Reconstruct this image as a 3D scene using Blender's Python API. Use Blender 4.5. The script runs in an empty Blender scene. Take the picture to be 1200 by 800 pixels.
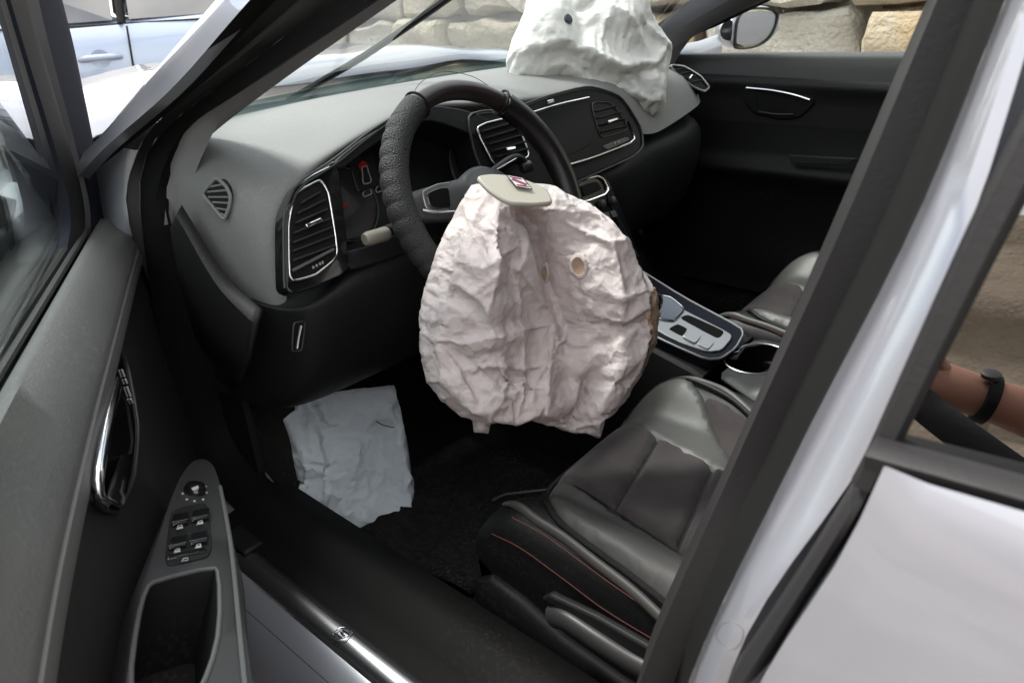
import bpy, bmesh, math, random
import numpy as np
from mathutils import Vector, Matrix
from mathutils.geometry import delaunay_2d_cdt
random.seed(7); rng = np.random.default_rng(7)
R_ = math.radians
SC = bpy.context.scene
COL = SC.collection

# ------------------------------------------------------------------ camera
CAM = np.array([-0.7317, 1.199, 1.1802]); YAW, PITCH, ROLL, FPX = 0.8269, 0.4431, -0.0578, 865.9
def _rot():
    f = np.array([math.cos(PITCH)*math.cos(YAW), -math.cos(PITCH)*math.sin(YAW), -math.sin(PITCH)])
    r = np.cross(f, [0, 0, 1]); r /= np.linalg.norm(r); u = np.cross(r, f)
    c, s = math.cos(ROLL), math.sin(ROLL)
    return np.array([c*r+s*u, -s*r+c*u, f])
MR = _rot()
cd = bpy.data.cameras.new('camera'); co = bpy.data.objects.new('camera', cd); COL.objects.link(co)
cd.sensor_width = 36; cd.lens = FPX/1200*36; cd.clip_start = 0.02; cd.clip_end = 3000
m = Matrix.Identity(4)
for i in range(3):
    m[i][0] = MR[0][i]; m[i][1] = MR[1][i]; m[i][2] = -MR[2][i]; m[i][3] = CAM[i]
co.matrix_world = m
cd.dof.use_dof = True; cd.dof.focus_distance = 1.2; cd.dof.aperture_fstop = 9.0
SC.camera = co

# ------------------------------------------------------------------ light
SUN_EL, SUN_AZ = R_(60), R_(8)      # azimuth measured from +X (car's nose) towards +Y (driver's side)
w = bpy.data.worlds.new('World'); SC.world = w; w.use_nodes = True
nt = w.node_tree; N = nt.nodes; LK = nt.links
for n_ in list(N): N.remove(n_)
out = N.new('ShaderNodeOutputWorld'); bg = N.new('ShaderNodeBackground'); bg.inputs[1].default_value = 0.15
sky = N.new('ShaderNodeTexSky'); sky.sky_type = 'NISHITA'; sky.sun_disc = False
sky.sun_elevation = SUN_EL; sky.sun_rotation = math.pi/2-SUN_AZ
tc = N.new('ShaderNodeTexCoord'); nz = N.new('ShaderNodeTexNoise'); nz.inputs['Scale'].default_value = 2.2; nz.inputs['Detail'].default_value = 6
mp = N.new('ShaderNodeMapping'); mp.inputs['Scale'].default_value = (1, 1, 2.2)
cr = N.new('ShaderNodeValToRGB'); cr.color_ramp.elements[0].position = .33; cr.color_ramp.elements[1].position = .55
mix = N.new('ShaderNodeMixRGB'); mix.inputs[2].default_value = (10.5, 10.3, 10.0, 1)
LK.new(tc.outputs['Generated'], mp.inputs[0]); LK.new(mp.outputs[0], nz.inputs['Vector']); LK.new(nz.outputs['Fac'], cr.inputs[0])
LK.new(cr.outputs[0], mix.inputs[0]); LK.new(sky.outputs[0], mix.inputs[1]); LK.new(mix.outputs[0], bg.inputs[0]); LK.new(bg.outputs[0], out.inputs[0])
sd = bpy.data.lights.new('sun', 'SUN'); sd.energy = 4.0; sd.angle = R_(14); sd.color = (1, .96, .9)
so = bpy.data.objects.new('sun', sd); COL.objects.link(so)
sdir = Vector((math.cos(SUN_EL)*math.cos(SUN_AZ), math.cos(SUN_EL)*math.sin(SUN_AZ), math.sin(SUN_EL)))
so.rotation_euler = sdir.to_track_quat('Z', 'Y').to_euler()
SC.view_settings.view_transform = 'Standard'; SC.view_settings.look = 'None'
SC.view_settings.exposure = 0.97; SC.view_settings.gamma = 1
SC.cycles.max_bounces = 10; SC.cycles.transparent_max_bounces = 12; SC.cycles.caustics_reflective = False; SC.cycles.caustics_refractive = False

# ------------------------------------------------------------------ points on real surfaces
V = lambda *a: Vector(a)
def ray(x, y): return np.array([(x-600)/FPX, (400-y)/FPX, 1.0])@MR
def PP(x, y, P, n):
    d = ray(x, y); n = np.array(n, float); return Vector(CAM+d*((np.array(P)-CAM)@n)/(d@n))
def PX(x, y, v): return PP(x, y, (v, 0, 0), (1, 0, 0))
def PY(x, y, v): return PP(x, y, (0, v, 0), (0, 1, 0))
def PZ(x, y, v): return PP(x, y, (0, 0, v), (0, 0, 1))
def PT(x, y, y0, k=.33): return PP(x, y, (0, y0, .9), (0, 1, k))      # side glass / pillar plane with tumblehome
FP, FN = (0.17, 0, 0.93), (-0.92, 0, 0.39)                            # dashboard face
def PF(x, y, off=0.0):
    n = np.array(FN); n = n/np.linalg.norm(n); return PP(x, y, np.array(FP)+n*off, n)
TH = R_(27.7); HG = Vector((.60, .755, 0)); DU = Vector((-math.cos(TH), math.sin(TH), 0)); DN = Vector((-math.sin(TH), -math.cos(TH), 0))
def DO(u, w_, z): return HG+DU*u+DN*w_+Vector((0, 0, z))              # open door: along, inward, up
def PD(x, y, w_): return PP(x, y, HG+DN*w_, DN)

# ------------------------------------------------------------------ materials
MATS = {}
def mat(name, col, rough=.5, metal=0, spec=.5, coat=0, bump=None, sheen=0, var=None, emis=None, alpha=None, coatr=.05):
    m = bpy.data.materials.new(name); m.use_nodes = True; t = m.node_tree; b = t.nodes['Principled BSDF']
    b.inputs['Base Color'].default_value = (*col, 1); b.inputs['Roughness'].default_value = rough; b.inputs['Metallic'].default_value = metal
    b.inputs['Specular IOR Level'].default_value = spec; b.inputs['Coat Weight'].default_value = coat; b.inputs['Coat Roughness'].default_value = coatr
    b.inputs['Sheen Weight'].default_value = sheen
    tcn = t.nodes.new('ShaderNodeTexCoord')
    if emis: b.inputs['Emission Color'].default_value = (*emis[:3], 1); b.inputs['Emission Strength'].default_value = emis[3]
    if bump:                                                            # list of (kind, scale, strength, distance)
        prev = None
        for kind, sc, st, di in bump:
            if kind == 'vor': x = t.nodes.new('ShaderNodeTexVoronoi'); o = x.outputs['Distance']
            elif kind == 'crease': x = t.nodes.new('ShaderNodeTexVoronoi'); x.feature = 'F1'; x.distance = 'MANHATTAN'; o = x.outputs['Distance']
            elif kind == 'wave': x = t.nodes.new('ShaderNodeTexWave'); o = x.outputs['Fac']
            else: x = t.nodes.new('ShaderNodeTexNoise'); x.inputs['Detail'].default_value = 6; o = x.outputs['Fac']
            x.inputs['Scale'].default_value = sc
            if kind == 'crease':                                        # folded facets, their edges bent by noise
                wn = t.nodes.new('ShaderNodeTexNoise'); wn.inputs['Scale'].default_value = sc*.5; vm = t.nodes.new('ShaderNodeVectorMath'); vm.operation = 'MULTIPLY_ADD'; vm.inputs[1].default_value = (.9/sc,)*3
                t.links.new(tcn.outputs['Object'], wn.inputs['Vector']); t.links.new(wn.outputs['Color'], vm.inputs[0]); t.links.new(tcn.outputs['Object'], vm.inputs[2]); t.links.new(vm.outputs[0], x.inputs['Vector'])
            else: t.links.new(tcn.outputs['Object'], x.inputs['Vector'])
            bn = t.nodes.new('ShaderNodeBump'); bn.inputs['Strength'].default_value = st; bn.inputs['Distance'].default_value = di
            t.links.new(o, bn.inputs['Height'])
            if prev: t.links.new(prev.outputs[0], bn.inputs['Normal'])
            prev = bn
        t.links.new(prev.outputs[0], b.inputs['Normal'])
    if var:                                                             # (scale, colour2, low, high)
        x = t.nodes.new('ShaderNodeTexNoise'); x.inputs['Scale'].default_value = var[0]; x.inputs['Detail'].default_value = 5
        r = t.nodes.new('ShaderNodeValToRGB'); r.color_ramp.elements[0].color = (*col, 1); r.color_ramp.elements[1].color = (*var[1], 1)
        r.color_ramp.elements[0].position = var[2]; r.color_ramp.elements[1].position = var[3]
        t.links.new(tcn.outputs['Object'], x.inputs['Vector']); t.links.new(x.outputs['Fac'], r.inputs[0]); t.links.new(r.outputs[0], b.inputs['Base Color'])
    MATS[name] = m
    return m
def glass(name, tint, refl=1.0, base=0.0, rough=.01, gcol=(1, 1, 1)):
    m = bpy.data.materials.new(name); m.use_nodes = True; t = m.node_tree
    for n_ in list(t.nodes): t.nodes.remove(n_)
    o = t.nodes.new('ShaderNodeOutputMaterial'); tr = t.nodes.new('ShaderNodeBsdfTransparent'); g = t.nodes.new('ShaderNodeBsdfGlossy')
    tr.inputs[0].default_value = (*tint, 1); g.inputs['Roughness'].default_value = rough; g.inputs[0].default_value = (*gcol, 1)
    lw_ = t.nodes.new('ShaderNodeLayerWeight'); lw_.inputs[0].default_value = .5; pw = t.nodes.new('ShaderNodeMath'); pw.operation = 'POWER'; pw.inputs[1].default_value = 5; f = t.nodes.new('ShaderNodeMath'); f.operation = 'MULTIPLY_ADD'; f.inputs[1].default_value = .96; f.inputs[2].default_value = .04; t.links.new(lw_.outputs['Facing'], pw.inputs[0]); t.links.new(pw.outputs[0], f.inputs[0])
    ma = t.nodes.new('ShaderNodeMath'); ma.operation = 'MULTIPLY_ADD'; ma.inputs[1].default_value = refl; ma.inputs[2].default_value = base; ma.use_clamp = True
    mx = t.nodes.new('ShaderNodeMixShader')
    t.links.new(f.outputs[0], ma.inputs[0]); t.links.new(ma.outputs[0], mx.inputs[0]); t.links.new(tr.outputs[0], mx.inputs[1]); t.links.new(g.outputs[0], mx.inputs[2]); t.links.new(mx.outputs[0], o.inputs[0])
    MATS[name] = m
paint = mat('silver_paint', (.31, .32, .36), .30, .45, .5, 1.0, [('noise', 900, .03, .001)], coatr=.03)
paint2 = mat('blue_silver_paint', (.30, .36, .46), .35, .4, .5, 1.0)
mat('black_plastic', (.008, .008, .0085), .55, spec=.25, bump=[('noise', 700, .25, .0006)])
mat('door_plastic', (.050, .051, .050), .50, bump=[('vor', 330, .2, .0008), ('noise', 620, .3, .0008)], var=(9, (.058, .058, .056), .35, .7))
mat('door_dark', (.015, .015, .0145), .55, spec=.35, bump=[('noise', 620, .3, .0008)])
mat('grey_trim', (.075, .075, .077), .5, bump=[('noise', 700, .2, .0006)])
mat('strip_grey', (.095, .095, .092), .5, bump=[('noise', 700, .2, .0006)])
mat('pillar_cloth', (.20, .20, .203), .8, bump=[('noise', 900, .3, .0006)])
mat('dash_grey', (.175, .175, .175), .55, bump=[('vor', 420, .2, .0008), ('noise', 800, .25, .0006)], var=(7, (.195, .194, .19), .35, .7))
mat('hole_shade', (.003, .003, .003), .8, spec=.1)  # near-black base carries the shade inside console slots and cup well
mat('frame_black', (.009, .010, .016), .8, spec=.1)
mat('cowl_grey', (.20, .22, .22), .6)
mat('sill_black', (.004, .004, .004), .75, spec=.12, bump=[('noise', 260, .3, .001)])
mat('rubber', (.006, .006, .006), .6, spec=.22, bump=[('noise', 300, .2, .0008)])
mat('seal_rubber', (.014, .0135, .014), .5, spec=.35, bump=[('noise', 260, .25, .001)])
mat('matte_trim', (.026, .026, .027), .45, bump=[('noise', 500, .15, .0006)])
mat('gloss_black', (.008, .008, .009), .12, coat=.6)
mat('screen_glass', (.003, .004, .005), .28, spec=.08)
mat('chrome', (.75, .75, .77), .14, 1)
mat('satin_metal', (.36, .36, .36), .32, .85)
mat('sill_metal', (.22, .22, .235), .26, .9)
mat('stalk_beige', (.20, .185, .155), .5)
mat('leather', (.007, .007, .0075), .5, spec=.28, bump=[('vor', 420, .28, .0008), ('noise', 14, .35, .006)])
mat('leather_sheen', (.058, .0565, .053), .5, bump=[('vor', 480, .12, .0006), ('noise', 11, .25, .006)])  # black leather, its reflected sky put into a lighter base colour
mat('suede', (.040, .033, .034), .9, spec=.2, sheen=.12, bump=[('noise', 900, .2, .0006), ('noise', 16, .4, .006)], var=(16, (.056, .047, .048), .3, .75))
mat('rim_leather', (.030, .021, .021), .30, bump=[('vor', 500, .15, .0006)], coat=.25, coatr=.2)
mat('rim_cover', (.014, .014, .0145), .6, spec=.4, bump=[('vor', 430, .9, .0014)])
mat('rim_gloss', (.012, .010, .010), .32, spec=.5, bump=[('vor', 700, .2, .0005)])
mat('hub_grey', (.045, .045, .047), .45, bump=[('noise', 500, .15, .0006)])
mat('bag_cloth', (.66, .595, .595), .8, sheen=.15, bump=[('crease', 26, .55, .010), ('crease', 62, .40, .004), ('noise', 1300, .12, .0004)], var=(7, (.62, .54, .528), .4, .75))
mat('bag_lining', (.50, .36, .26), .8, bump=[('noise', 60, .4, .004)], var=(20, (.36, .235, .16), .4, .7))
mat('white_cloth', (.86, .855, .84), .85, bump=[('crease', 17, .35, .010), ('crease', 45, .25, .004), ('noise', 1300, .12, .0004)], var=(6, (.82, .805, .77), .5, .8))
mat('knee_shade_cloth', (.68, .74, .785), .85, bump=[('crease', 24, .45, .010), ('crease', 60, .3, .004), ('noise', 1300, .12, .0004)])  # white cloth with the footwell's blue-grey shade mixed into its colour
mat('dot_blue', (.05, .055, .085), .7, bump=[('noise', 400, .4, .001)])
mat('soot', (.30, .28, .27), .9)
mat('beige_cover', (.36, .335, .285), .5, bump=[('noise', 700, .2, .0006)])
mat('red_thread', (.11, .030, .024), .8)
mat('pale_thread', (.20, .19, .17), .7)
mat('red_paint', (.20, .015, .05), .3)
mat('emblem_silver', (.62, .58, .60), .3, .5)
mat('red_print', (.22, .01, .01), .5, emis=(.5, .01, .01, .03))
mat('white_print', (.42, .42, .41), .5)
mat('grey_print', (.42, .42, .42), .5)
mat('dial', (.014, .014, .015), .35)
mat('carpet', (.006, .006, .006), .95, spec=.1, bump=[('noise', 350, .8, .004)])
mat('mat_carpet', (.011, .0105, .0105), .95, spec=.1, bump=[('vor', 190, .9, .004)], var=(60, (.020, .019, .018), .4, .7))
mat('tyre', (.02, .02, .02), .75)
mat('stone', (.40, .34, .25), .9, bump=[('noise', 5, 1, .06), ('noise', 28, .9, .03), ('noise', 110, .6, .008)], var=(3.2, (.47, .43, .35), .35, .7))
mat('stone_warm', (.44, .32, .19), .9, bump=[('noise', 5, 1, .06), ('noise', 28, .9, .03), ('noise', 110, .6, .008)], var=(3.4, (.45, .39, .30), .35, .68))
mat('stone_pale', (.50, .46, .40), .9, bump=[('noise', 4, 1, .06), ('noise', 30, .9, .03), ('noise', 110, .6, .008)], var=(2.7, (.40, .37, .31), .35, .7))
mat('mortar', (.27, .25, .21), .95, bump=[('noise', 30, .8, .02)])
mat('dirt', (.17, .155, .145), .95, bump=[('noise', 1.6, .8, .12), ('noise', 9, .8, .05), ('noise', 60, .6, .01)], var=(2.4, (.36, .335, .31), .38, .66))
mat('bank_rock', (.31, .25, .185), .85, bump=[('noise', 4, 1, .06), ('noise', 30, .7, .02)], var=(2.7, (.25, .195, .145), .35, .7))
mat('skin', (.36, .17, .11), .5, bump=[('noise', 120, .15, .001)])
mat('navy_cloth', (.018, .022, .045), .85, bump=[('noise', 30, .3, .01)])
mat('dark_cloth', (.02, .02, .022), .85, bump=[('noise', 30, .3, .01)])
mat('hair', (.02, .015, .012), .6)
mat('shut_paint', (.25, .30, .40), .35, .5, coat=.6)
def translucent(name, f, col):
    t = MATS[name].node_tree; o = t.nodes['Material Output']; b = t.nodes['Principled BSDF']
    tl = t.nodes.new('ShaderNodeBsdfTranslucent'); tl.inputs[0].default_value = (*col, 1); mx = t.nodes.new('ShaderNodeMixShader'); mx.inputs[0].default_value = f
    t.links.new(b.outputs[0], mx.inputs[1]); t.links.new(tl.outputs[0], mx.inputs[2]); t.links.new(mx.outputs[0], o.inputs[0])
translucent('bag_cloth', .15, (.80, .67, .64)); translucent('white_cloth', .2, (.88, .86, .80)); translucent('knee_shade_cloth', .15, (.7, .75, .8))
def dust(name, amt, col=(.42, .40, .37)):
    t = MATS[name].node_tree; b = t.nodes['Principled BSDF']; inp = b.inputs['Base Color']; tcn = t.nodes.new('ShaderNodeTexCoord')
    n1 = t.nodes.new('ShaderNodeTexNoise'); n1.inputs['Scale'].default_value = 5; n1.inputs['Detail'].default_value = 8; n2 = t.nodes.new('ShaderNodeTexNoise'); n2.inputs['Scale'].default_value = 170; n2.inputs['Detail'].default_value = 3
    r1 = t.nodes.new('ShaderNodeValToRGB'); r1.color_ramp.elements[0].position = .42; r1.color_ramp.elements[1].position = .75
    r2 = t.nodes.new('ShaderNodeValToRGB'); r2.color_ramp.elements[0].position = .52; r2.color_ramp.elements[1].position = .72
    mu = t.nodes.new('ShaderNodeMath'); mu.operation = 'MULTIPLY_ADD'; mu.inputs[2].default_value = 0; ad = t.nodes.new('ShaderNodeMath'); ad.operation = 'MULTIPLY'; ad.inputs[1].default_value = amt
    mx = t.nodes.new('ShaderNodeMixRGB'); mx.inputs[2].default_value = (*col, 1)
    for n_ in (n1, n2): t.links.new(tcn.outputs['Object'], n_.inputs['Vector'])
    t.links.new(n1.outputs['Fac'], r1.inputs[0]); t.links.new(n2.outputs['Fac'], r2.inputs[0]); t.links.new(r1.outputs[0], mu.inputs[0]); t.links.new(r2.outputs[0], mu.inputs[1]); t.links.new(mu.outputs[0], ad.inputs[0]); t.links.new(ad.outputs[0], mx.inputs[0])
    if inp.links: t.links.new(inp.links[0].from_socket, mx.inputs[1])
    else: mx.inputs[1].default_value = inp.default_value
    t.links.new(mx.outputs[0], inp)
dust('door_plastic', .16); dust('dash_grey', .3); dust('sill_black', .025); dust('black_plastic', .06); dust('leather', .05); dust('carpet', .12); dust('mat_carpet', .15); dust('door_dark', .06)
glass('clear_glass', (.95, .98, .97)); glass('door_glass', (.885, .955, .94), 1.0, .17); glass('screen_windscreen', (.82, .88, .87), 1.0, .22)
glass('privacy_glass', (.015, .015, .016), 1.0, .15)
mat('mirror_glass', (.80, .84, .80), .02, 1)

# ------------------------------------------------------------------ mesh helpers
def crs(pts, n, closed=False):
    """Catmull-Rom resample to n points, even in arc length"""
    P = [Vector(p) for p in pts]
    if len(P) == 2 and not closed: return [P[0].lerp(P[1], i/(n-1)) for i in range(n)]
    ex = [P[-1]]+P+[P[0], P[1]] if closed else [P[0]*2-P[1]]+P+[P[-1]*2-P[-2]]
    d = []
    for i in range(1, len(ex)-2):
        a, b, c, e = ex[i-1:i+3]
        for k in range(16):
            t = k/16
            d.append(.5*((2*b)+(c-a)*t+(2*a-5*b+4*c-e)*t*t+(3*b-a-3*c+e)*t**3))
    d.append(ex[-2] if closed else P[-1])
    A = np.array(d); s = np.r_[0, np.cumsum(np.linalg.norm(np.diff(A, axis=0), axis=1))]
    q = np.linspace(0, s[-1], n+1 if closed else n)
    if closed: q = q[:-1]
    return [Vector([np.interp(x, s, A[:, k]) for k in range(3)]) for x in q]
def chaikin(pts, it=2, closed=True, r=.25):
    P = [Vector(p) for p in pts]
    for _ in range(it):
        q = [] if closed else [P[0]]
        for i in range(len(P) if closed else len(P)-1):
            a, b = P[i], P[(i+1) % len(P)]; q += [a.lerp(b, r), a.lerp(b, 1-r)]
        if not closed: q.append(P[-1])
        P = q
    return P
class MB:
    def __init__(s): s.v = []; s.f = []
    def add(s, v, f):
        o = len(s.v); s.v += [tuple(x) for x in v]; s.f += [tuple(i+o for i in q) for q in f]; return s
    def grid(s, rows, cu=False, cv=False):
        n, k = len(rows), len(rows[0]); f = []
        for i in range(n if cv else n-1):
            for j in range(k if cu else k-1):
                a, b = i*k+j, i*k+(j+1) % k; c, d = ((i+1) % n)*k+(j+1) % k, ((i+1) % n)*k+j
                f.append((a, b, c, d))
        return s.add([p for r in rows for p in r], f)
    def loft(s, lines, n=24, straight=False):
        return s.grid([crs(l, n) for l in lines])
    def tube(s, path, r, k=8, closed=False, cap=True, up=None):
        P = [Vector(p) for p in path]; n = len(P); rows = []; prev = None
        for i in range(n):
            a = P[(i-1) % n] if closed or i > 0 else P[i]; b = P[(i+1) % n] if closed or i < n-1 else P[i]
            t = (b-a).normalized()
            if prev is None:
                x = Vector(up) if up else Vector((0, 0, 1))
                if abs(x.dot(t)) > .95: x = Vector((1, 0, 0))
            else: x = prev
            x = (x-t*x.dot(t)).normalized(); prev = x; y = t.cross(x)
            ri = r(i/(n-1 if not closed else n)) if callable(r) else r
            rx, ry = ri if isinstance(ri, tuple) else (ri, ri)
            rows.append([P[i]+x*(rx*math.cos(2*math.pi*j/k))+y*(ry*math.sin(2*math.pi*j/k)) for j in range(k)])
        o = len(s.v); s.grid(rows, cu=True, cv=closed)
        if cap and not closed: s.f += [tuple(o+j for j in range(k))[::-1], tuple(o+(n-1)*k+j for j in range(k))]
        return s
    def prism(s, pts, d):
        """planar polygon pushed along d"""
        P = [Vector(p) for p in pts]; n = len(P); d = Vector(d)
        return s.add(P+[p+d for p in P], [tuple(range(n))[::-1], tuple(range(n, 2*n))]+[(i, (i+1) % n, n+(i+1) % n, n+i) for i in range(n)])
    def box(s, c, h, M=None):
        M = M or Matrix.Identity(3); c = Vector(c)
        v = [c+M@Vector((h[0]*a, h[1]*b, h[2]*e)) for a in (-1, 1) for b in (-1, 1) for e in (-1, 1)]
        return s.add(v, [(0, 1, 3, 2), (4, 6, 7, 5), (0, 4, 5, 1), (2, 3, 7, 6), (0, 2, 6, 4), (1, 5, 7, 3)])
    def lathe(s, prof, c, ax, k=28, ref=None, caps=True):
        ax = Vector(ax).normalized(); c = Vector(c); x = Vector(ref) if ref else (Vector((0, 0, 1)) if abs(ax.z) < .9 else Vector((1, 0, 0)))
        x = (x-ax*x.dot(ax)).normalized(); y = ax.cross(x)
        rows = [[c+ax*h+(x*math.cos(2*math.pi*j/k)+y*math.sin(2*math.pi*j/k))*r for j in range(k)] for r, h in prof]
        o = len(s.v); s.grid(rows, cu=True)
        if caps: s.f += [tuple(o+j for j in range(k))[::-1], tuple(o+(len(rows)-1)*k+j for j in range(k))]
        return s
    def build(s, name, m, parent=None, smooth=40, bevel=0, seg=2, sub=0, solid=0, off=-1, label=None):
        me = bpy.data.meshes.new(name); me.from_pydata(s.v, [], s.f)
        bm = bmesh.new(); bm.from_mesh(me); bmesh.ops.remove_doubles(bm, verts=bm.verts, dist=1e-6); bmesh.ops.recalc_face_normals(bm, faces=bm.faces); bm.to_mesh(me); bm.free()
        me.materials.append(MATS[m]); me.polygons.foreach_set('use_smooth', [True]*len(me.polygons))
        if not sub: me.set_sharp_from_angle(angle=R_(smooth))
        o = bpy.data.objects.new(name, me); COL.objects.link(o)
        if solid: q = o.modifiers.new('s', 'SOLIDIFY'); q.thickness = solid; q.offset = off
        if bevel: q = o.modifiers.new('b', 'BEVEL'); q.width = bevel; q.segments = seg; q.limit_method = 'ANGLE'; q.angle_limit = R_(35); q.harden_normals = False
        if sub: q = o.modifiers.new('u', 'SUBSURF'); q.levels = sub; q.render_levels = sub
        if parent: o.parent = parent
        if label: o['label'] = label
        return o
def tag(o, label=None, cat=None, group=None, kind=None):
    for k, v_ in (('label', label), ('category', cat), ('group', group), ('kind', kind)):
        if v_: o[k] = v_
    return o
def empty(name, parent=None):
    o = bpy.data.objects.new(name, None); COL.objects.link(o); o.empty_display_size = .1
    if parent: o.parent = parent
    return o
def mirror(o, parent, name=None):
    """copy on the other side of the car (its own mesh, Y reversed)"""
    c = o.copy(); c.data = o.data.copy()
    for v_ in c.data.vertices: v_.co.y = -v_.co.y
    c.data.flip_normals(); c.parent = parent; COL.objects.link(c)
    return c
def poly(px, fn, it=2):
    P = [fn(*p) for p in px]
    if it and len(px) <= 8: return chaikin(chaikin(P, 1, r=.12), 1)
    return chaikin(chaikin(P, 1, r=.16), it-1) if it > 1 else chaikin(P, it, r=.16)
FNn = Vector(FN).normalized()
def plate(name, m, parent, px, off=0, th=.008, it=2, bevel=.0015, fn=None, nrm=None, **k):
    """polygon seen in the photo laid on the dashboard face (or another plane) and given thickness inward"""
    fn = fn or (lambda x, y: PF(x, y, off)); nrm = nrm or FNn
    return MB().prism(poly(px, fn, it), -nrm*th).build(name, m, parent, bevel=bevel, **k)
def ring(name, m, parent, px, off=0, r=.003, it=2, fn=None, **k):
    fn = fn or (lambda x, y: PF(x, y, off))
    return MB().tube(poly(px, fn, it), r, 8, closed=True).build(name, m, parent, **k)
def stick(name, m, parent, px, fn, r=.003, k=8, n=16, **kw):
    return MB().tube(crs([fn(*p) for p in px], n), r, k).build(name, m, parent, **kw)

# ================================================================== SETTING
def ground():
    n = 60; rows = []
    xs = sorted(set([-400, -120, -40, 40, 120, 400]+[x*.5 for x in range(-24, 29)])); 
    for x in xs:
        rows.append([V(x, y, 0.02*math.sin(x*2.1+y*1.3)*math.cos(y*1.7) if abs(x) < 14 and abs(y) < 14 else 0) for y in xs])
    o = MB().grid(rows).build('ground', 'dirt'); tag(o, 'beige trampled dirt ground around the silver car', kind='structure')
ground()

# ================================================================== THE SILVER CAR
car = empty('silver_car'); tag(car, 'silver hatchback with its near front door open and airbags burst', 'car')
T_ = lambda px, y0: [PT(x, y, y0) for x, y in px]
def up_roof(L):           # carry a pillar line on to the roof rail
    a, b = L[0], L[1]; d = (a-b).normalized(); k = (1.40-a.z)/d.z
    return [a+d*k]+L
A1 = up_roof(T_([(253, 0), (180, 85), (112, 165)], .775))+[V(.66, .80, .93)]
A2 = up_roof(T_([(293, 0), (200, 105), (118, 178)], .80))+[V(.64, .79, .91)]
A3 = up_roof(T_([(350, 0), (262, 77), (190, 138), (160, 182), (152, 262)], .758))
A3b = up_roof(T_([(368, 0), (280, 72), (195, 139), (163, 184), (156, 262)], .75))
A4 = up_roof(T_([(393, 0), (300, 68), (203, 143), (170, 187), (166, 263)], .74))
A5 = up_roof(T_([(436, 6), (333, 75), (233, 143), (207, 187), (200, 262)], .72))
A6 = up_roof(T_([(470, -3), (345, 84), (262, 146), (232, 175), (218, 205), (212, 258)], .69))
B1 = up_roof(T_([(1102, 0), (987, 267), (870, 533), (750, 800)], .72))
B2 = up_roof(T_([(1143, 0), (1030, 267), (900, 533), (790, 800)], .745))
B3 = up_roof(T_([(1178, 0), (1068, 267), (932, 533), (806, 800)], .775))
B4 = up_roof(T_([(1222, 0), (1135, 267), (1015, 533), (852, 800)], .825))
B5 = up_roof(T_([(1245, 0), (1150, 267), (1027, 533), (868, 800)], .805))
dn = lambda L, *p: L+[V(*q) for q in p]
SEALB = (.47, .735, .405)
# outer A pillar (painted) and body side behind the open door
body = MB()
body.loft([A1, [p+V(.0, .004, .002) for p in [a.lerp(b, .5) for a, b in zip(A1, A2)]], A2, [p+V(.004, -.02, -.004) for p in A2]], 30)
# hinge pillar, painted, with a raised edge
h0 = T_([(112, 182), (118, 225), (122, 262)], .752); h1 = T_([(146, 172), (144, 225), (141, 262)], .757); h2 = T_([(158, 176), (152, 225), (149, 262)], .752)
lo = lambda L: L+[L[-1]+V(.006, 0, -.04)]
body.loft([[p+V(.07, -.01, 0) for p in lo(h0)], lo(h0), [p+V(0, .006, 0) for p in lo(h1)], lo(h2), lo([p+V(-.01, -.02, 0) for p in h2])], 24)
# B pillar face
body.loft([dn([p+V(-.006, -.02, 0) for p in B3], (-.525, .815, .43)), dn(B3, (-.52, .835, .45)), dn([a.lerp(b, .35)+V(0, .012, 0) for a, b in zip(B3, B4)], (-.55, .855, .45)), dn([a.lerp(b, .75)+V(0, .012, 0) for a, b in zip(B3, B4)], (-.57, .865, .45)), dn(B4, (-.59, .868, .45)), dn(B5, (-.61, .845, .45)), dn([p+V(-.06, -.02, 0) for p in B5], (-.67, .83, .45))], 34)
# sill (paint) : along the car
sx = [.75, .3, -.2, -.7, -1.4]
def xl(y, z, xs=sx): return [V(x, y, z) for x in xs]
body.loft([xl(.80, .13), xl(.885, .17), xl(.912, .24), xl(.905, .30), xl(.880, .345), xl(.855, .368), xl(.836, .374)], 30)
body.loft([xl(.80, .380), xl(.77, .384), xl(.74, .385)], 30)
bodyo = body.build('body', 'silver_paint', car, smooth=50)
# mirrored body side
bodyr = mirror(bodyo, car)
# dark rebates and seals
fl = MB(); 
fl.loft([A2, [a.lerp(b, .4)+V(.010, -.016, .004) for a, b in zip(crs(A2, 12), crs(A3[:4], 12))], A3[:4], ], 30)
rb = fl.build('door_rebate', 'rubber', bodyo, smooth=60); mirror(rb, bodyr)
low = lambda L: dn(L, (L[-1].x+.03, .735, .62), (SEALB[0]+.02, .735, .44))
fl = MB().loft([low(A3), low([p+V(0, .006, 0) for p in A3b]), low(A4)], 40)
rb = fl.build('pinch_flange', 'seal_rubber', bodyo, smooth=60); mirror(rb, bodyr)
lowS = lambda L, y, z, x=.47: dn(L, (L[-1].x+.03, y, .62), (x, y-.003, z+.05), (x-.12, y, z), (.1, y, z), (-.2, y, z), (-.44, y, z))
sl = MB(); sec = []
A45 = [a.lerp(b, .5)+V(-.012, .012, -.012) for a, b in zip(crs(A4, 8), crs(A5, 8))]
sl.loft([lowS(A4, .762, .388), lowS(A45, .735, .425, .45), lowS(A5, .695, .412, .43)], 60)
sl.loft([xl(.801, .387, [.34, .1, -.2, -.50]), [p for p in xl(.764, .396, [.34, .1, -.2, -.47])], xl(.735, .428, [.33, .1, -.2, -.47]), xl(.695, .415, [.33, .1, -.2, -.47]), xl(.66, .39, [.33, .1, -.2, -.47])], 30)
rb = sl.build('seal_or_gap', 'sill_black', bodyo, smooth=70); mirror(rb, bodyr)
b12 = [a.lerp(b, .5)+V(.006, .022, 0) for a, b in zip(B1, B2)]
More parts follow.
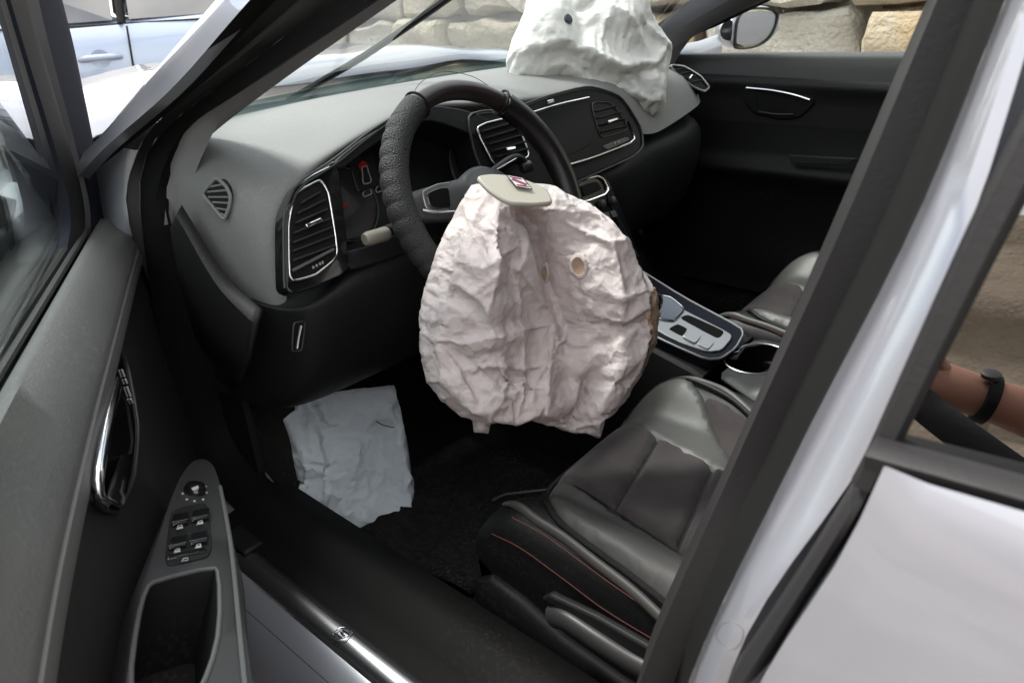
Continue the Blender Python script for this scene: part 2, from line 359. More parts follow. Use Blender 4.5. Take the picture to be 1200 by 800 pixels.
sl = MB().loft([dn([p+V(.02, -.05, 0) for p in B1], (-.43, .70, .42)), dn(B1, (-.44, .735, .425)), dn([a.lerp(b, .2)+V(.004, .014, 0) for a, b in zip(B1, B2)], (-.455, .755, .43)), dn(b12, (-.47, .765, .43)), dn(B2, (-.49, .765, .40))], 40)
rb = sl.build('pillar_seal', 'seal_rubber', bodyo, smooth=70); mirror(rb, bodyr)
sl = MB().loft([dn(B2, (-.49, .765, .40)), dn([a.lerp(b, .4)+V(.012, -.014, 0) for a, b in zip(B2, B3)], (-.505, .77, .40)), dn([a.lerp(b, .8)+V(0, -.006, 0) for a, b in zip(B2, B3)], (-.515, .80, .42)), dn(B3, (-.52, .833, .45))], 40)
rb = sl.build('pillar_rebate', 'rubber', bodyo, smooth=70); mirror(rb, bodyr)
# inner A pillar trim
sl = MB().loft([[p+V(0, .01, 0) for p in A5], [a.lerp(b, .5)+V(-.006, .004, 0) for a, b in zip(crs(A5, 6), crs(A6, 6))], A6, [p+V(.05, -.03, .01) for p in A6]], 30)
rb = sl.build('pillar_trim', 'pillar_cloth', bodyo, smooth=70); mirror(rb, bodyr)
# inside of the B pillar, so the body is closed
for s, par in ((1, bodyo), (-1, bodyr)):
    q = MB().prism([V(-.56, s*.68, .42), V(-.66, s*.68, .42), V(-.80, s*.56, 1.38), V(-.72, s*.56, 1.38)], V(0, s*.06, 0)); q.build('pillar_cover', 'pillar_cloth', par, bevel=.01)
# sill plate : metal strip with a small emblem, thin rubber strip outside it
sp = MB().loft([xl(.834, .3770, [.27, .1, -.2, -.5]), xl(.826, .386, [.262, .1, -.2, -.5]), xl(.809, .389, [.262, .1, -.2, -.5]), xl(.800, .388, [.262, .1, -.2, -.5])], 20).build('sill_plate', 'sill_metal', bodyo, solid=.002)
sp2 = MB().tube(xl(.861, .356, [.62, .2, -.2, -.55]), (.004, .006), 8).build('sill_strip', 'seal_rubber', bodyo)
sp3 = MB().box((.258, .80, .392), (.035, .018, .005)).build('plastic_clip', 'black_plastic', bodyo, bevel=.004)
def emblem(name, m, parent, c, ex, ey, r, s):
    """hexagon outline with a broken S across it"""
    out_ = [(-1, .55), (-.45, 1), (.65, 1), (1, .6), (1, -.55), (.45, -1), (-.65, -1), (-1, -.6)]
    mbq = MB().tube([c+ex*(a*s)+ey*(b*s) for a, b in out_], r, 6, closed=True)
    for L in ([(.8, .45), (-.55, .45), (-.7, .1), (.1, .1)], [(-.8, -.45), (.55, -.45), (.7, -.1), (-.1, -.1)]):
        mbq.tube([c+ex*(a*s)+ey*(b*s) for a, b in L], r, 6)
    return mbq.build(name, m, parent)
emblem('emblem', 'chrome', bodyo, V(-.03, .817, .3905), V(1, .1, 0), V(0, 1, 0), .0009, .011)
# painted lock striker shape and service sticker outline on the B pillar base
stk = [PT(x, y, .864, .15) for x, y in ((838, 742), (850, 726), (872, 734), (870, 752), (858, 763), (842, 752))]
MB().tube(chaikin(stk, 1), .0003, 6, closed=True).build('sticker', 'grey_trim', bodyo)

# floor, tunnel, bulkhead
fx = [.95, .55, .30, -.2, -.6, -1.5]
fz = lambda z: [z+.33, z+.16, z, z, z, z+.02]
def fl_line(y, z): return [V(x, y, zz) for x, zz in zip(fx, fz(z))]
MB().loft([fl_line(.69, .40), fl_line(.64, .36), fl_line(.61, .275), fl_line(.30, .265), fl_line(.17, .28), fl_line(.12, .42), fl_line(-.12, .42), fl_line(-.17, .28), fl_line(-.61, .275), fl_line(-.64, .36), fl_line(-.69, .40)], 30).build('floor_carpet', 'carpet', car, smooth=50)
MB().prism([V(.95, -.8, .3), V(.95, .8, .3), V(.80, .8, .98), V(.80, -.8, .98)], V(.03, 0, 0)).build('bulkhead', 'black_plastic', car)
# roof and its lining
ry = [.62, .5, .25, 0, -.25, -.5, -.62]; rz = [1.40, 1.425, 1.44, 1.445, 1.44, 1.425, 1.40]
rf = [[V(x-(.0 if abs(y) > .4 else -.03), y, z+dz) for y, z in zip(ry, rz)] for x, dz in ((-.22, -.005), (-.6, .015), (-1.1, .015), (-1.6, -.01), (-2.05, -.07))]
ro = MB().loft(rf, 20).build('roof', 'silver_paint', car, solid=.004)
MB().loft([[p+V(0, 0, -.035) for p in r] for r in rf], 20).build('headlining', 'pillar_cloth', ro, solid=.008)
# hood, wings, bumper, wheels
hx = [(.79, 1.015, .70), (.98, 1.05, .72), (1.25, 1.06, .71), (1.52, 1.0, .66), (1.72, .87, .60)]
hl = [[V(x+(.0 if x > 1 else .03)-.06*(abs(t) > .9), t*hw, z-.045*t*t+(.012 if .35 < abs(t) < .6 else 0)) for t in (-1, -.8, -.5, -.25, 0, .25, .5, .8, 1)] for x, z, hw in hx]
hl = [[r[0]+V(0, .01, -.05)]+r+[r[-1]+V(0, -.01, -.05)] for r in hl]
MB().loft(hl, 30).build('hood', 'silver_paint', car, solid=.004)
wg = []
for x, zt, yt in ((.64, .90, .80), (.72, .925, .79), (.95, .905, .765), (1.25, .85, .745), (1.5, .79, .70), (1.70, .70, .62)):
    d = max(0, (x-1.3)*.25)
    zl = .34 if abs(x-1.27) > .36 else .34+.32*math.sqrt(max(0, 1-((x-1.27)/.36)**2))
    wg.append([V(x, yt-.02, zt+.02), V(x, yt+.02, zt), V(x, .865-d, zt-.06), V(x, .895-d, .74 if x < 1.5 else .66), V(x, .89-d, max(zl, .5)), V(x, .875-d, zl)])
wo = MB().grid([crs(r, 14) for r in wg]).build('wing', 'silver_paint', car, solid=.003); mirror(wo, car)
bp = []
for t in np.linspace(-1, 1, 17):
    y = t*.80; x = 1.86-.30*abs(t)**3
    bp.append([V(x-.17, y*.78, .76), V(x-.06, y*.92, .68), V(x, y, .56), V(x, y, .40), V(x-.05, y, .24), V(x-.20, y*.97, .20)])
MB().grid(bp).build('bumper', 'silver_paint', car, solid=.004, sub=1)
def wheel(parent, x, y, r=.315, wd=.21):
    s = 1 if y > 0 else -1
    t = MB().lathe([(r*.66, -wd/2), (r*.9, -wd/2), (r, -wd*.36), (r, wd*.36), (r*.9, wd/2), (r*.66, wd/2)], (x, y-s*wd/2, r), (0, s, 0), 40, caps=False).build('wheel', 'tyre', parent, smooth=30)
    rim = MB().lathe([(r*.66, wd*.5), (r*.64, wd*.38), (r*.60, wd*.2)], (x, y-s*wd/2, r), (0, s, 0), 36, caps=False)
    MB().lathe([(r*.64, -.02), (r*.62, 0), (.03, .004)], (x, y-s*.06, r), (0, s, 0), 30).build('brake_backing', 'black_plastic', t)
    c = V(x, y-s*.025, r)
    for k in range(5):
        a = k*2*math.pi/5
        d = V(math.cos(a), 0, math.sin(a)); q = V(-math.sin(a), 0, math.cos(a))
        rim.prism([c+q*.022, c+d*r*.63+q*.03, c+d*r*.63-q*.03, c-q*.022], V(0, -s*.03, 0))
    rim.lathe([(.05, 0), (.05, .02), (.03, .03)], c, (0, s, 0), 20)
    rim.build('rim', 'satin_metal', t)
    return t
for x in (1.27, -1.37):
    for y in (.87, -.87): wheel(car, x, y)
# rear quarter + tail
qs = []
for x, zt, yo in ((-1.46, .98, .87), (-1.75, .99, .86), (-2.05, .99, .82), (-2.22, .97, .74)):
    zl = .32 if abs(x+1.37) > .36 else .66
    qs.append([V(x, yo-.02, zt), V(x, yo+.01, zt-.08), V(x, yo+.02, .72), V(x, yo, zl)])
qo = MB().grid([crs(r, 10) for r in qs]).build('rear_wing', 'silver_paint', car, solid=.004); mirror(qo, car)
co_ = MB().prism([V(-1.62, .86, .98), V(-2.12, .80, .99), V(-2.02, .60, 1.34), V(-1.78, .64, 1.385)], V(0, -.05, 0)).build('rear_pillar', 'silver_paint', car, bevel=.008); mirror(co_, car)
tg = MB().loft([[V(-2.05, -.60, 1.37), V(-2.07, 0, 1.38), V(-2.05, .60, 1.37)], [V(-2.15, -.66, 1.28), V(-2.17, 0, 1.29), V(-2.15, .66, 1.28)]], 14).loft([[V(-2.25, -.76, 1.0), V(-2.30, 0, 1.0), V(-2.25, .76, 1.0)], [V(-2.28, -.78, .7), V(-2.36, 0, .7), V(-2.28, .78, .7)], [V(-2.25, -.78, .3), V(-2.30, 0, .3), V(-2.25, .78, .3)]], 14).build('tailgate', 'silver_paint', car, solid=.004)
MB().loft([[V(-2.15, -.66, 1.28), V(-2.17, 0, 1.29), V(-2.15, .66, 1.28)], [V(-2.25, -.74, 1.0), V(-2.30, 0, 1.0), V(-2.25, .74, 1.0)]], 14).build('rear_window', 'privacy_glass', tg)
MB().prism([V(-1.5, -.62, .5), V(-1.5, .62, .5), V(-1.72, .60, 1.08), V(-1.72, -.60, 1.08)], V(-.1, 0, 0)).build('rear_bench_back', 'leather', car, bevel=.04, seg=4)
MB().box((-1.27, 0, .46), (.25, .62, .09)).build('rear_bench', 'leather', car, bevel=.05, seg=4)

MB().box((.64, .79, .50), (.012, .10, .33)).build('wing_liner', 'rubber', car)
MB().box((.64, -.79, .50), (.012, .10, .33)).build('wing_liner', 'rubber', car)
# windscreen and frit band, wiper
ws_b = [V(.50, .69, .985), V(.60, .50, .985), V(.67, .20, .985), V(.68, 0, .985), V(.67, -.20, .985), V(.60, -.50, .985), V(.50, -.69, .985)]
ws_t = [V(-.22, .60, 1.405), V(-.19, .45, 1.42), V(-.165, .2, 1.435), V(-.16, 0, 1.44), V(-.165, -.2, 1.435), V(-.19, -.45, 1.42), V(-.22, -.60, 1.405)]
wsl = lambda t: [a.lerp(b, t)+V(.02, 0, .02)*math.sin(math.pi*t) for a, b in zip(ws_b, ws_t)]
wso = MB().loft([wsl(t) for t in np.linspace(0, 1, 9)], 30).build('windscreen', 'screen_windscreen', car)
glass('frit', (.52, .60, .60), 1.0, .05, .12)
MB().loft([[p+V(-.004, 0, -.003) for p in wsl(t)] for t in (0, .04, .085)], 30).build('frit_band', 'frit', wso)
MB().loft([[p+V(-.03, 0, -.012) for p in ws_b], [p+V(.05, 0, -.01) for p in ws_b], [p+V(.16, 0, -.035) for p in ws_b]], 24).build('cowl_panel', 'cowl_grey', car)
PW = lambda x, y: PP(x, y, (.66, 0, 1.02), (.45, 0, .825))
wp = MB().tube(crs([PW(*q) for q in ((338, 118), (372, 98), (420, 70), (468, 38), (520, 2), (560, -28))], 14), (.007, .012), 8)
wiper = wp.build('wiper', 'rubber', car)

# ================================================================== DASHBOARD
dash = []
def col(*p): dash.append([V(*q) for q in p])
col((.50, .70, .99), (.47, .715, .96), (.44, .72, .93), (.42, .72, .89), (.40, .715, .84))
col((.50, .66, 1.0), (.42, .69, .985), (.37, .703, .95), (.33, .708, .89), (.30, .70, .75))
col((.52, .60, 1.003), (.38, .63, 1.0), (.29, .685, .965), (.25, .702, .89), (.22, .695, .74))
col((.53, .54, 1.004), (.36, .58, 1.005), (.225, .655, .965), (.19, .682, .90), (.165, .695, .77))
col((.54, .48, 1.005), (.36, .52, 1.015), (.195, .585, .972), (.205, .60, .955), (.24, .60, .93))
col((.565, .40, 1.005), (.37, .43, 1.025), (.20, .486, 1.0), (.215, .486, .985), (.26, .486, .95))
col((.58, .32, 1.006), (.37, .34, 1.03), (.207, .407, 1.018), (.222, .405, 1.003), (.27, .40, .96))
col((.59, .24, 1.006), (.38, .26, 1.033), (.21, .33, 1.024), (.225, .33, 1.008), (.27, .33, .96))
col((.60, .16, 1.006), (.39, .18, 1.03), (.208, .24, 1.012), (.222, .24, .998), (.26, .24, .95))
col((.605, .08, 1.006), (.40, .08, 1.028), (.205, .12, 1.0), (.22, .12, .985), (.25, .12, .95))
col((.605, 0, 1.006), (.40, -.02, 1.028), (.205, -.02, 1.0), (.215, -.02, .98), (.24, -.02, .94))
col((.605, -.10, 1.006), (.40, -.12, 1.028), (.205, -.13, .998), (.20, -.14, .97), (.20, -.15, .92))
col((.60, -.20, 1.006), (.40, -.22, 1.028), (.21, -.215, .998), (.182, -.225, .94), (.155, -.235, .87))
col((.59, -.32, 1.005), (.40, -.32, 1.026), (.218, -.32, .998), (.185, -.325, .94), (.160, -.325, .875))
col((.57, -.44, 1.005), (.40, -.44, 1.02), (.228, -.44, .995), (.195, -.445, .945), (.172, -.445, .89))
col((.54, -.55, 1.004), (.40, -.56, 1.01), (.25, -.57, .985), (.215, -.575, .945), (.195, -.575, .90))
col((.50, -.63, 1.0), (.42, -.65, .995), (.31, -.66, .97), (.28, -.665, .935), (.27, -.665, .90))
col((.49, -.69, .99), (.46, -.71, .97), (.40, -.715, .945), (.38, -.715, .92), (.37, -.715, .89))
db = MB().grid(dash).build('dashboard', 'dash_grey', car, sub=3)
# side of the dash seen beside the door gap, lower dash and knee panel
lw = []
for y0, dx in ((.712, .14), (.705, .06), (.69, .0), (.60, -.01), (.45, -.015), (.30, -.01), (.15, 0), (.06, .02), (-.06, .02), (-.14, .0), (-.3, .0), (-.5, .0), (-.62, .03), (-.70, .12)):
    zt = (.79 if y0 > .62 else .845) if y0 > -.1 else .865; dx += .05 if y0 < -.2 else 0
    lw.append([V(.21+dx, y0, zt-.005), V(.135+dx, y0, zt-.012), V(.125+dx, y0, .80), V(.135+dx, y0, .73), V(.165+dx, y0, .645), V(.225+dx, y0, .585), V(.30+dx, y0, .575), V(.42+dx, y0, .60)])
ld = MB().grid(lw).build('lower_dash', 'black_plastic', car, sub=2)
endp = MB().loft([[PY(*p, .724) for p in ((213, 240), (230, 268), (247, 298), (268, 328), (305, 362))], [PY(*p, .738) for p in ((206, 252), (222, 280), (240, 312), (262, 344), (298, 380))], [PY(*p, .735) for p in ((202, 262), (210, 300), (226, 345), (250, 385), (290, 420))], [PY(*p, .72) for p in ((196, 268), (200, 310), (214, 360), (238, 410), (280, 450))]], 20).build('dash_end_cap', 'door_dark', car, solid=.008)
MB().box((.66, .695, .55), (.30, .006, .30)).build('kick_panel', 'black_plastic', car)
stick('bonnet_lever', 'chrome', ld, [(353, 381), (350, 395), (348, 408)], lambda x, y: PX(x, y, .125), .0025)
ring('lever_recess', 'matte_trim', ld, [(344, 378), (358, 376), (354, 411), (342, 412)], r=.0012, fn=lambda x, y: PX(x, y, .128))

# ---- fascia : left vent
plate('vent_surround', 'gloss_black', db, [(333, 338), (332, 250), (347, 216), (392, 186), (398, 200), (412, 318), (370, 337), (345, 344)], .004, .03, bevel=.003)
ring('surround_edge', 'matte_trim', db, [(333, 338), (332, 250), (347, 216), (392, 186), (430, 156), (470, 131), (472, 133), (432, 161), (396, 191), (351, 219), (336, 252), (337, 335)], .010, .0016, it=1)
LV = [(339, 324), (338, 262), (346, 226), (375, 210), (385, 225), (397, 300), (370, 322), (345, 329)]
def vent(px, slats, tab=None, depth=.03, fr=.0019, holder=None):
    v = plate('air_vent', 'rubber', car, px, .0055, .004, bevel=.0008)
    ring('vent_frame', 'chrome' if holder is None else holder, v, px, .008, fr, smooth=80)
    n = FNn
    for (a, b) in slats:
        A, B = PF(*a, .0065), PF(*b, .0065); d = (B-A).normalized(); up = n.cross(d).normalized()
        if up.z < 0: up = -up
        MB().prism([A+up*.0012, A-up*.0012-n*.001, B-up*.0012-n*.001, B+up*.0012], n*.006).build('slat', 'matte_trim', v, bevel=.0006)
    if tab:
        A, B = PF(*tab[0], .013), PF(*tab[1], .013); d = (B-A).normalized(); up = n.cross(d).normalized()
        MB().prism([A+up*.0028, A-up*.0028, B-up*.0028, B+up*.0028], n*.006).build('vent_tab', 'chrome', v, bevel=.0015)
    return v
vl = vent(LV, [((351, 239), (374, 226)), ((347, 251), (380, 235)), ((345, 262), (382, 246)), ((343, 274), (385, 257)), ((342, 285), (388, 267)), ((342, 295), (389, 277)), ((342, 306), (391, 288))], ((357, 266), (375, 258)))
MB().tube([PF(343, 317, .012), PF(391, 292, .012)], (.002, .003), 8).build('vent_bar', 'grey_trim', vl)
for q in ((367, 313), (371, 311), (375, 309), (378, 307.5)):
    c = PF(*q, .0075); MB().box(c, (.001, .0012, .0018), None).build('icon', 'grey_print', vl)
stick('light_strip', 'chrome', db, [(357, 212), (368, 205), (386, 196)], lambda x, y: PF(x, y, .006), .0015)
# ---- instrument cluster, sunk behind the face
ic = empty('instrument_cluster', car)
deep = -.075
plate('cluster_face', 'dial', ic, [(372, 330), (392, 160), (640, 120), (625, 300)], deep, .01, it=0)
plate('cluster_hood', 'black_plastic', ic, [(390, 190), (430, 158), (500, 122), (545, 128), (585, 145), (578, 190), (560, 160), (500, 138), (440, 168), (400, 200)], .002, .10, bevel=.004)
plate('cluster_sill', 'black_plastic', ic, [(398, 296), (412, 318), (470, 300), (560, 262), (595, 236), (580, 218), (520, 250), (430, 288)], .002, .09, bevel=.004)
dn_ = FNn
for cx, cy, rr, name in ((404, 240, .058, 'gauge'), (556, 196, .058, 'gauge')):
    c = PF(cx, cy, deep+.004)
    g = MB().lathe([(rr, 0), (rr, .003), (rr*.97, .004), (rr*.95, .001), (.004, .001)], c, dn_, 40).build(name, 'dial', ic)
    MB().lathe([(rr*1.0, .003), (rr*1.03, .006), (rr*1.05, .003)], c, dn_, 40).build('gauge_ring', 'grey_trim', ic)
    u_ = (V(0, 0, 1)-dn_*dn_.z).normalized(); r__ = dn_.cross(u_)
    for k in range(25):
        a = R_(-130+260*k/24); d = u_*math.cos(a)-r__*math.sin(a)
        mk = MB().prism([c+d*rr*.92+dn_*.0035+r__*.0006, c+d*rr*.92+dn_*.0035-r__*.0006, c+d*rr*.8+dn_*.0035-r__*.0006, c+d*rr*.8+dn_*.0035+r__*.0006], dn_*.0004)
        mk.build('dial_mark', 'red_print' if k > 17 else 'grey_trim', ic)
    a = R_(-118); d = u_*math.cos(a)-r__*math.sin(a)
    MB().tube([c+dn_*.006, c+dn_*.006+d*rr*.75], lambda t: .0022-.0012*t, 6).build('needle', 'red_print', ic)
ds = plate('display', 'dial', ic, [(407, 187), (436, 178), (448, 216), (420, 226)], deep+.012, .003, it=0)
pc = lambda x, y: PF(x, y, deep+.0165)
ring('car_icon', 'grey_print', ic, [(424, 196), (430, 194), (432, 202), (435, 211), (434, 214), (427, 216), (425, 212), (425, 204)], r=.0011, fn=pc)
MB().prism([pc(425, 205), pc(432, 203), pc(434, 210), pc(427, 212)], dn_*.0004).build('car_icon_glass', 'dial', ic)
plate('door_warning', 'red_print', ic, [(420, 194), (425, 188), (430, 191), (431, 195), (425, 197), (422, 199)], deep+.017, .0005, it=1, bevel=0)
for cx, cy in ((430, 228), (445, 223)):
    ring('lamp_icon', 'grey_print', ic, [(cx-5, cy-1), (cx-2, cy-5), (cx+4, cy-7), (cx+6, cy-1), (cx-3, cy+3)], r=.0010, fn=lambda x, y: PF(x, y, deep+.008), it=1)
# ---- centre panel with vents and screen
CP = [(546, 132), (600, 128), (640, 113), (690, 100), (728, 112), (752, 150), (754, 172), (742, 184), (690, 207), (640, 230), (600, 244), (572, 216), (556, 180)]
cp = plate('centre_fascia', 'black_plastic', car, CP, .000, .05, bevel=.004)
ring('fascia_edge', 'matte_trim', cp, CP, .003, .0022)
vc = vent([(556, 148), (598, 137), (604, 140), (622, 184), (586, 197), (578, 192)], [((564, 155), (603, 144)), ((568, 163), (608, 151)), ((572, 170), (611, 159)), ((576, 178), (614, 167)), ((580, 185), (617, 175))], ((592, 176), (602, 174)))
rsc = [(622, 133), (690, 115), (718, 118), (736, 142), (744, 160), (738, 170), (664, 197), (646, 192)]
ts = plate('touchscreen', 'screen_glass', car, rsc, .006, .006, bevel=.002)
plate('screen', 'screen_glass', ts, [(628, 136), (683, 121), (700, 166), (658, 186), (648, 178)], .0075, .002, it=1, bevel=.0006)
stick('screen_trim', 'chrome', ts, [(648, 198), (690, 186), (728, 172), (741, 166), (744, 158), (736, 142)], lambda x, y: PF(x, y, .008), .0022)
stick('screen_trim', 'chrome', ts, [(620, 133), (655, 122), (690, 114)], lambda x, y: PF(x, y, .008), .0016)
v2 = vent([(692, 120), (716, 120), (733, 142), (736, 152), (704, 163)], [((697, 131), (721, 125)), ((700, 139), (727, 132)), ((702, 147), (731, 140)), ((705, 155), (734, 148))], ((711, 144), (722, 140)), fr=.001, holder='gloss_black')
plate('button', 'grey_trim', ts, [(706, 171), (735, 160), (739, 164), (712, 176)], .008, .003, it=1)
for q in ((721, 168), (725, 166.5)): MB().box(PF(*q, .0095), (.001, .002, .002)).build('icon', 'white_print', ts)
stick('chrome_mark', 'chrome', cp, [(641, 120), (648, 118)], lambda x, y: PF(x, y, .006), .003)
# ---- climate panel in the centre stack
cl = plate('climate_panel', 'gloss_black', car, [(664, 214), (712, 203), (752, 300), (700, 312)], -.012, .05, it=1, bevel=.004)
FC = lambda x, y: PF(x, y, -.009)
ring('chrome_loop', 'chrome', cl, [(672, 214), (700, 206), (707, 210), (713, 222), (709, 228), (682, 238)], r=.0026, fn=FC, it=1)
plate('display', 'screen_glass', cl, [(680, 218), (700, 212), (706, 222), (685, 231)], -.009, .003, it=1)
for c in ((690, 244), (704, 240), (716, 236)): MB().lathe([(.009, 0), (.009, .008), (.006, .010)], FC(*c), dn_, 20).build('knob', 'matte_trim', cl)
for k in range(4): MB().prism([FC(690+8*k, 254-2*k), FC(696+8*k, 252.5-2*k), FC(699+8*k, 260-2*k), FC(693+8*k, 261.5-2*k)], dn_*.003).build('button', 'grey_trim', cl, bevel=.001)
ring('side_edge', 'matte_trim', cl, [(706, 203), (717, 232), (734, 275), (748, 300), (746, 300), (731, 275), (714, 232)], r=.0012, fn=FC, it=0)
# ---- right hand vent in the grey pad, defroster vent at the left end
FP2, FN2 = (.222, -.55, .95), V(-.80, .33, .45)
P2 = lambda x, y: PP(x, y, FP2, FN2)
n2 = FN2.normalized()
RV = [(782, 79), (798, 80), (818, 92), (828, 105), (822, 110), (808, 104), (790, 90)]
vr = MB().prism([p+n2*.010 for p in poly(RV, P2)], -n2*.02).build('air_vent', 'rubber', car, bevel=.001)
MB().tube([p+n2*.012 for p in poly(RV, P2)], .0028, 8, closed=True).build('vent_frame', 'satin_metal', vr)
for a, b in (((786, 85), (800, 82)), ((790, 90), (806, 86)), ((796, 95), (812, 91)), ((803, 100), (818, 96))):
    MB().tube([P2(*a)+n2*.012, P2(*b)+n2*.012], (.0015, .003), 6).build('slat', 'matte_trim', vr)
MB().tube([P2(803, 96)+n2*.018, P2(806, 92)+n2*.018], (.003, .003), 6).build('vent_tab', 'chrome', vr)
DN2 = V(-.42, .88, .25).normalized(); P3 = lambda x, y: PP(x, y, (.325, .712, .93), DN2)
DV = [(257, 208), (269, 219), (274, 230), (272, 244), (266, 258), (254, 243), (240, 227)]
dv = MB().prism([p+DN2*.006 for p in poly(DV, P3, 2)], -DN2*.025).build('demister_vent', 'rubber', car, bevel=.0006)
MB().tube([p+DN2*.007 for p in poly(DV, P3, 2)], .0026, 8, closed=True).build('vent_frame', 'dash_grey', dv)
for a, b in (((250, 219), (266, 216)), ((247, 225), (271, 223)), ((248, 231), (272, 231)), ((253, 237), (272, 238)), ((257, 244), (270, 246)), ((262, 250), (268, 253))):
    MB().tube([P3(*a)+DN2*.007, P3(*b)+DN2*.007], .0014, 6).build('slat', 'dash_grey', dv)

# ================================================================== STEERING WHEEL AND STALKS
WT = .503; WC = V(.058, .3655, .888); WU = V(math.sin(WT), 0, math.cos(WT)); WN = V(-math.cos(WT), 0, math.sin(WT)); WR = V(0, -1, 0); RR = .178
wp_ = lambda a, r=RR, h=0: WC+(WR*math.cos(R_(a))+WU*math.sin(R_(a)))*r+WN*h
sw = empty('steering_wheel', car)
MB().tube([wp_(a) for a in np.linspace(0, 360, 97)[:-1]], (.0165, .0155), 16, closed=True).build('rim', 'rim_leather', sw, smooth=80)
def cover(a0, a1, ribs):
    n = 260; k = 22; rows = []
    for i in range(n):
        t = i/(n-1); a = a0+(a1-a0)*t; c = wp_(a); er = (c-WC).normalized(); row = []
        for j in range(k):
            p = 2*math.pi*j/k; q = .0208
            if i in (0, n-1): q = .0172
            d = er*math.cos(p)+WN*math.sin(p)
            if ribs: q += .0028*(abs(math.sin(math.pi*t*22))**.6-.5)*max(0, math.cos(p+.35))**.7*(1 if .08 < t < .92 else 0)
            row.append(c+d*q)
        rows.append(row)
    return MB().grid(rows, cu=True)
cover(114, 268, True).build('rim_cover', 'rim_cover', sw, smooth=60)
cover(-75, 52, False).build('rim_cover', 'rim_gloss', sw, smooth=60)
for a in (112.5, 53.5): MB().tube([wp_(a)+((wp_(a)-WC).normalized()*math.cos(p)+WN*math.sin(p))*.0205 for p in np.linspace(0, 2*math.pi, 25)[:-1]], .0022, 6, closed=True).build('stitch_ring', 'rubber', sw)
MB().tube(crs([wp_(118, RR+.012, .012), wp_(106, RR+.022, .014), wp_(90, RR+.026, .012), wp_(74, RR+.019, .012), wp_(64, RR+.012, .010)], 24), .0005, 6).build('loose_film', 'rim_leather', sw)
hub = MB(); 
prof = [(.012, -.05), (.045, -.045), (.064, -.03), (.066, -.012), (.058, .002), (.035, .010), (.004, .012)]
hub.lathe(prof, WC+WU*-.01, WN, 40); hub.build('hub', 'hub_grey', sw, smooth=60)
MB().lathe([(.045, 0), (.05, -.05), (.055, -.16), (.05, -.22)], WC-WN*.03, WN, 24).build('column_shroud', 'black_plastic', sw)
def spoke(a, w0, w1, m='hub_grey'):
    er = (wp_(a)-WC).normalized(); et = WN.cross(er)
    rows = []
    for r, hw, h in ((.06, w0, .010), (.10, w0*.9, .006), (.14, w1, .002), (.172, w1*.8, 0)):
        c = WC+er*r+WN*h
        rows.append([c+et*hw-WN*.016, c+et*hw+WN*.002, c+et*hw*.6+WN*.010, c-et*hw*.6+WN*.010, c-et*hw+WN*.002, c-et*hw-WN*.016])
    o = MB().grid(rows, cu=True).build('spoke', m, sw, sub=2); return o
spoke(172, .034, .026); spoke(-16, .030, .024); spoke(270, .022, .016)
PH = lambda x, y, h=.014: PP(x, y, WC+WN*h, WN)
plate('button_pod', 'satin_metal', sw, [(494, 224), (512, 215), (528, 213), (532, 230), (534, 246), (514, 248), (500, 246)], fn=PH, nrm=WN, th=.012, bevel=.003, it=2)
plate('button_pod', 'gloss_black', sw, [(500, 226), (514, 220), (526, 219), (529, 243), (514, 245), (504, 242)], fn=lambda x, y: PH(x, y, .0165), nrm=WN, th=.004, bevel=.0012, it=2)
stick('chrome_trim', 'chrome', sw, [(495, 246), (512, 249), (533, 248)], lambda x, y: PH(x, y, .018), .0018)
# hub cover flap, thrown up by the bag, with the badge on it
FLN = V(-.42, .16, .89).normalized(); PFl = lambda x, y: PP(x, y, WC+WU*.105+WN*.105, FLN)
fp = [(557, 206), (575, 203), (600, 205), (622, 212), (642, 221), (649, 237), (628, 239), (600, 238), (588, 233), (572, 222)]
fo = plate('hub_cover', 'beige_cover', sw, fp, fn=PFl, nrm=FLN, th=.007, bevel=.0025, it=2)
ev = PFl(608, 216)+FLN*.0025
bx = (PFl(620, 219)-PFl(596, 213)); by = (PFl(612, 224)-PFl(604, 210)); bx, by = bx*.5, by*.5
bq = lambda a, b, h=0.: ev+bx*a+by*b+FLN*h
MB().prism([bq(-1, -.75), bq(.65, -1), bq(1, .75), bq(-.65, 1)], FLN*.0012).build('emblem', 'emblem_silver', sw)
MB().tube([bq(-1, -.75, .001), bq(.65, -1, .001), bq(1, .75, .001), bq(-.65, 1, .001)], .0008, 6, closed=True).build('emblem_frame', 'gloss_black', sw)
for P_ in ([(-.75, -.05), (-.45, -.38), (.78, .02), (.5, .36)], [(-.80, -.55), (.45, -.78), (.5, -.62), (-.55, -.42)], [(.80, .55), (-.45, .78), (-.5, .62), (.55, .42)]):
    MB().prism([bq(a, b, .0012) for a, b in P_], FLN*.0006).build('emblem_bar', 'red_paint', sw)
# stalks
st1 = MB().tube(crs([V(.12, .40, .88), V(.115, .47, .872), PX(436, 278, .11)], 10), lambda t: .007+.003*t, 10).build('indicator_stalk', 'black_plastic', car)
a, b = PX(427, 281, .11), PX(455, 273, .105)
MB().tube([a, a.lerp(b, .15), a.lerp(b, .3), a.lerp(b, .9), b], lambda t: (.0105, .0115) if .1 < t < .9 else (.0085, .0095), 14).build('stalk_tip', 'stalk_beige', st1, bevel=.001, smooth=50)
st2 = MB().tube(crs([V(.13, .30, .90), PX(580, 200, .13), PX(604, 186, .13), PX(618, 195, .13)], 12), lambda t: .007+.003*t, 10).build('wiper_stalk', 'black_plastic', car)
a, b = PX(611, 198, .125), PX(622, 194, .12)
MB().tube([a, b], .010, 12).build('stalk_tip', 'matte_trim', st2, bevel=.002)
stick('chrome_mark', 'chrome', st2, [(582, 199), (605, 186)], lambda x, y: PX(x, y, .115), .0015)

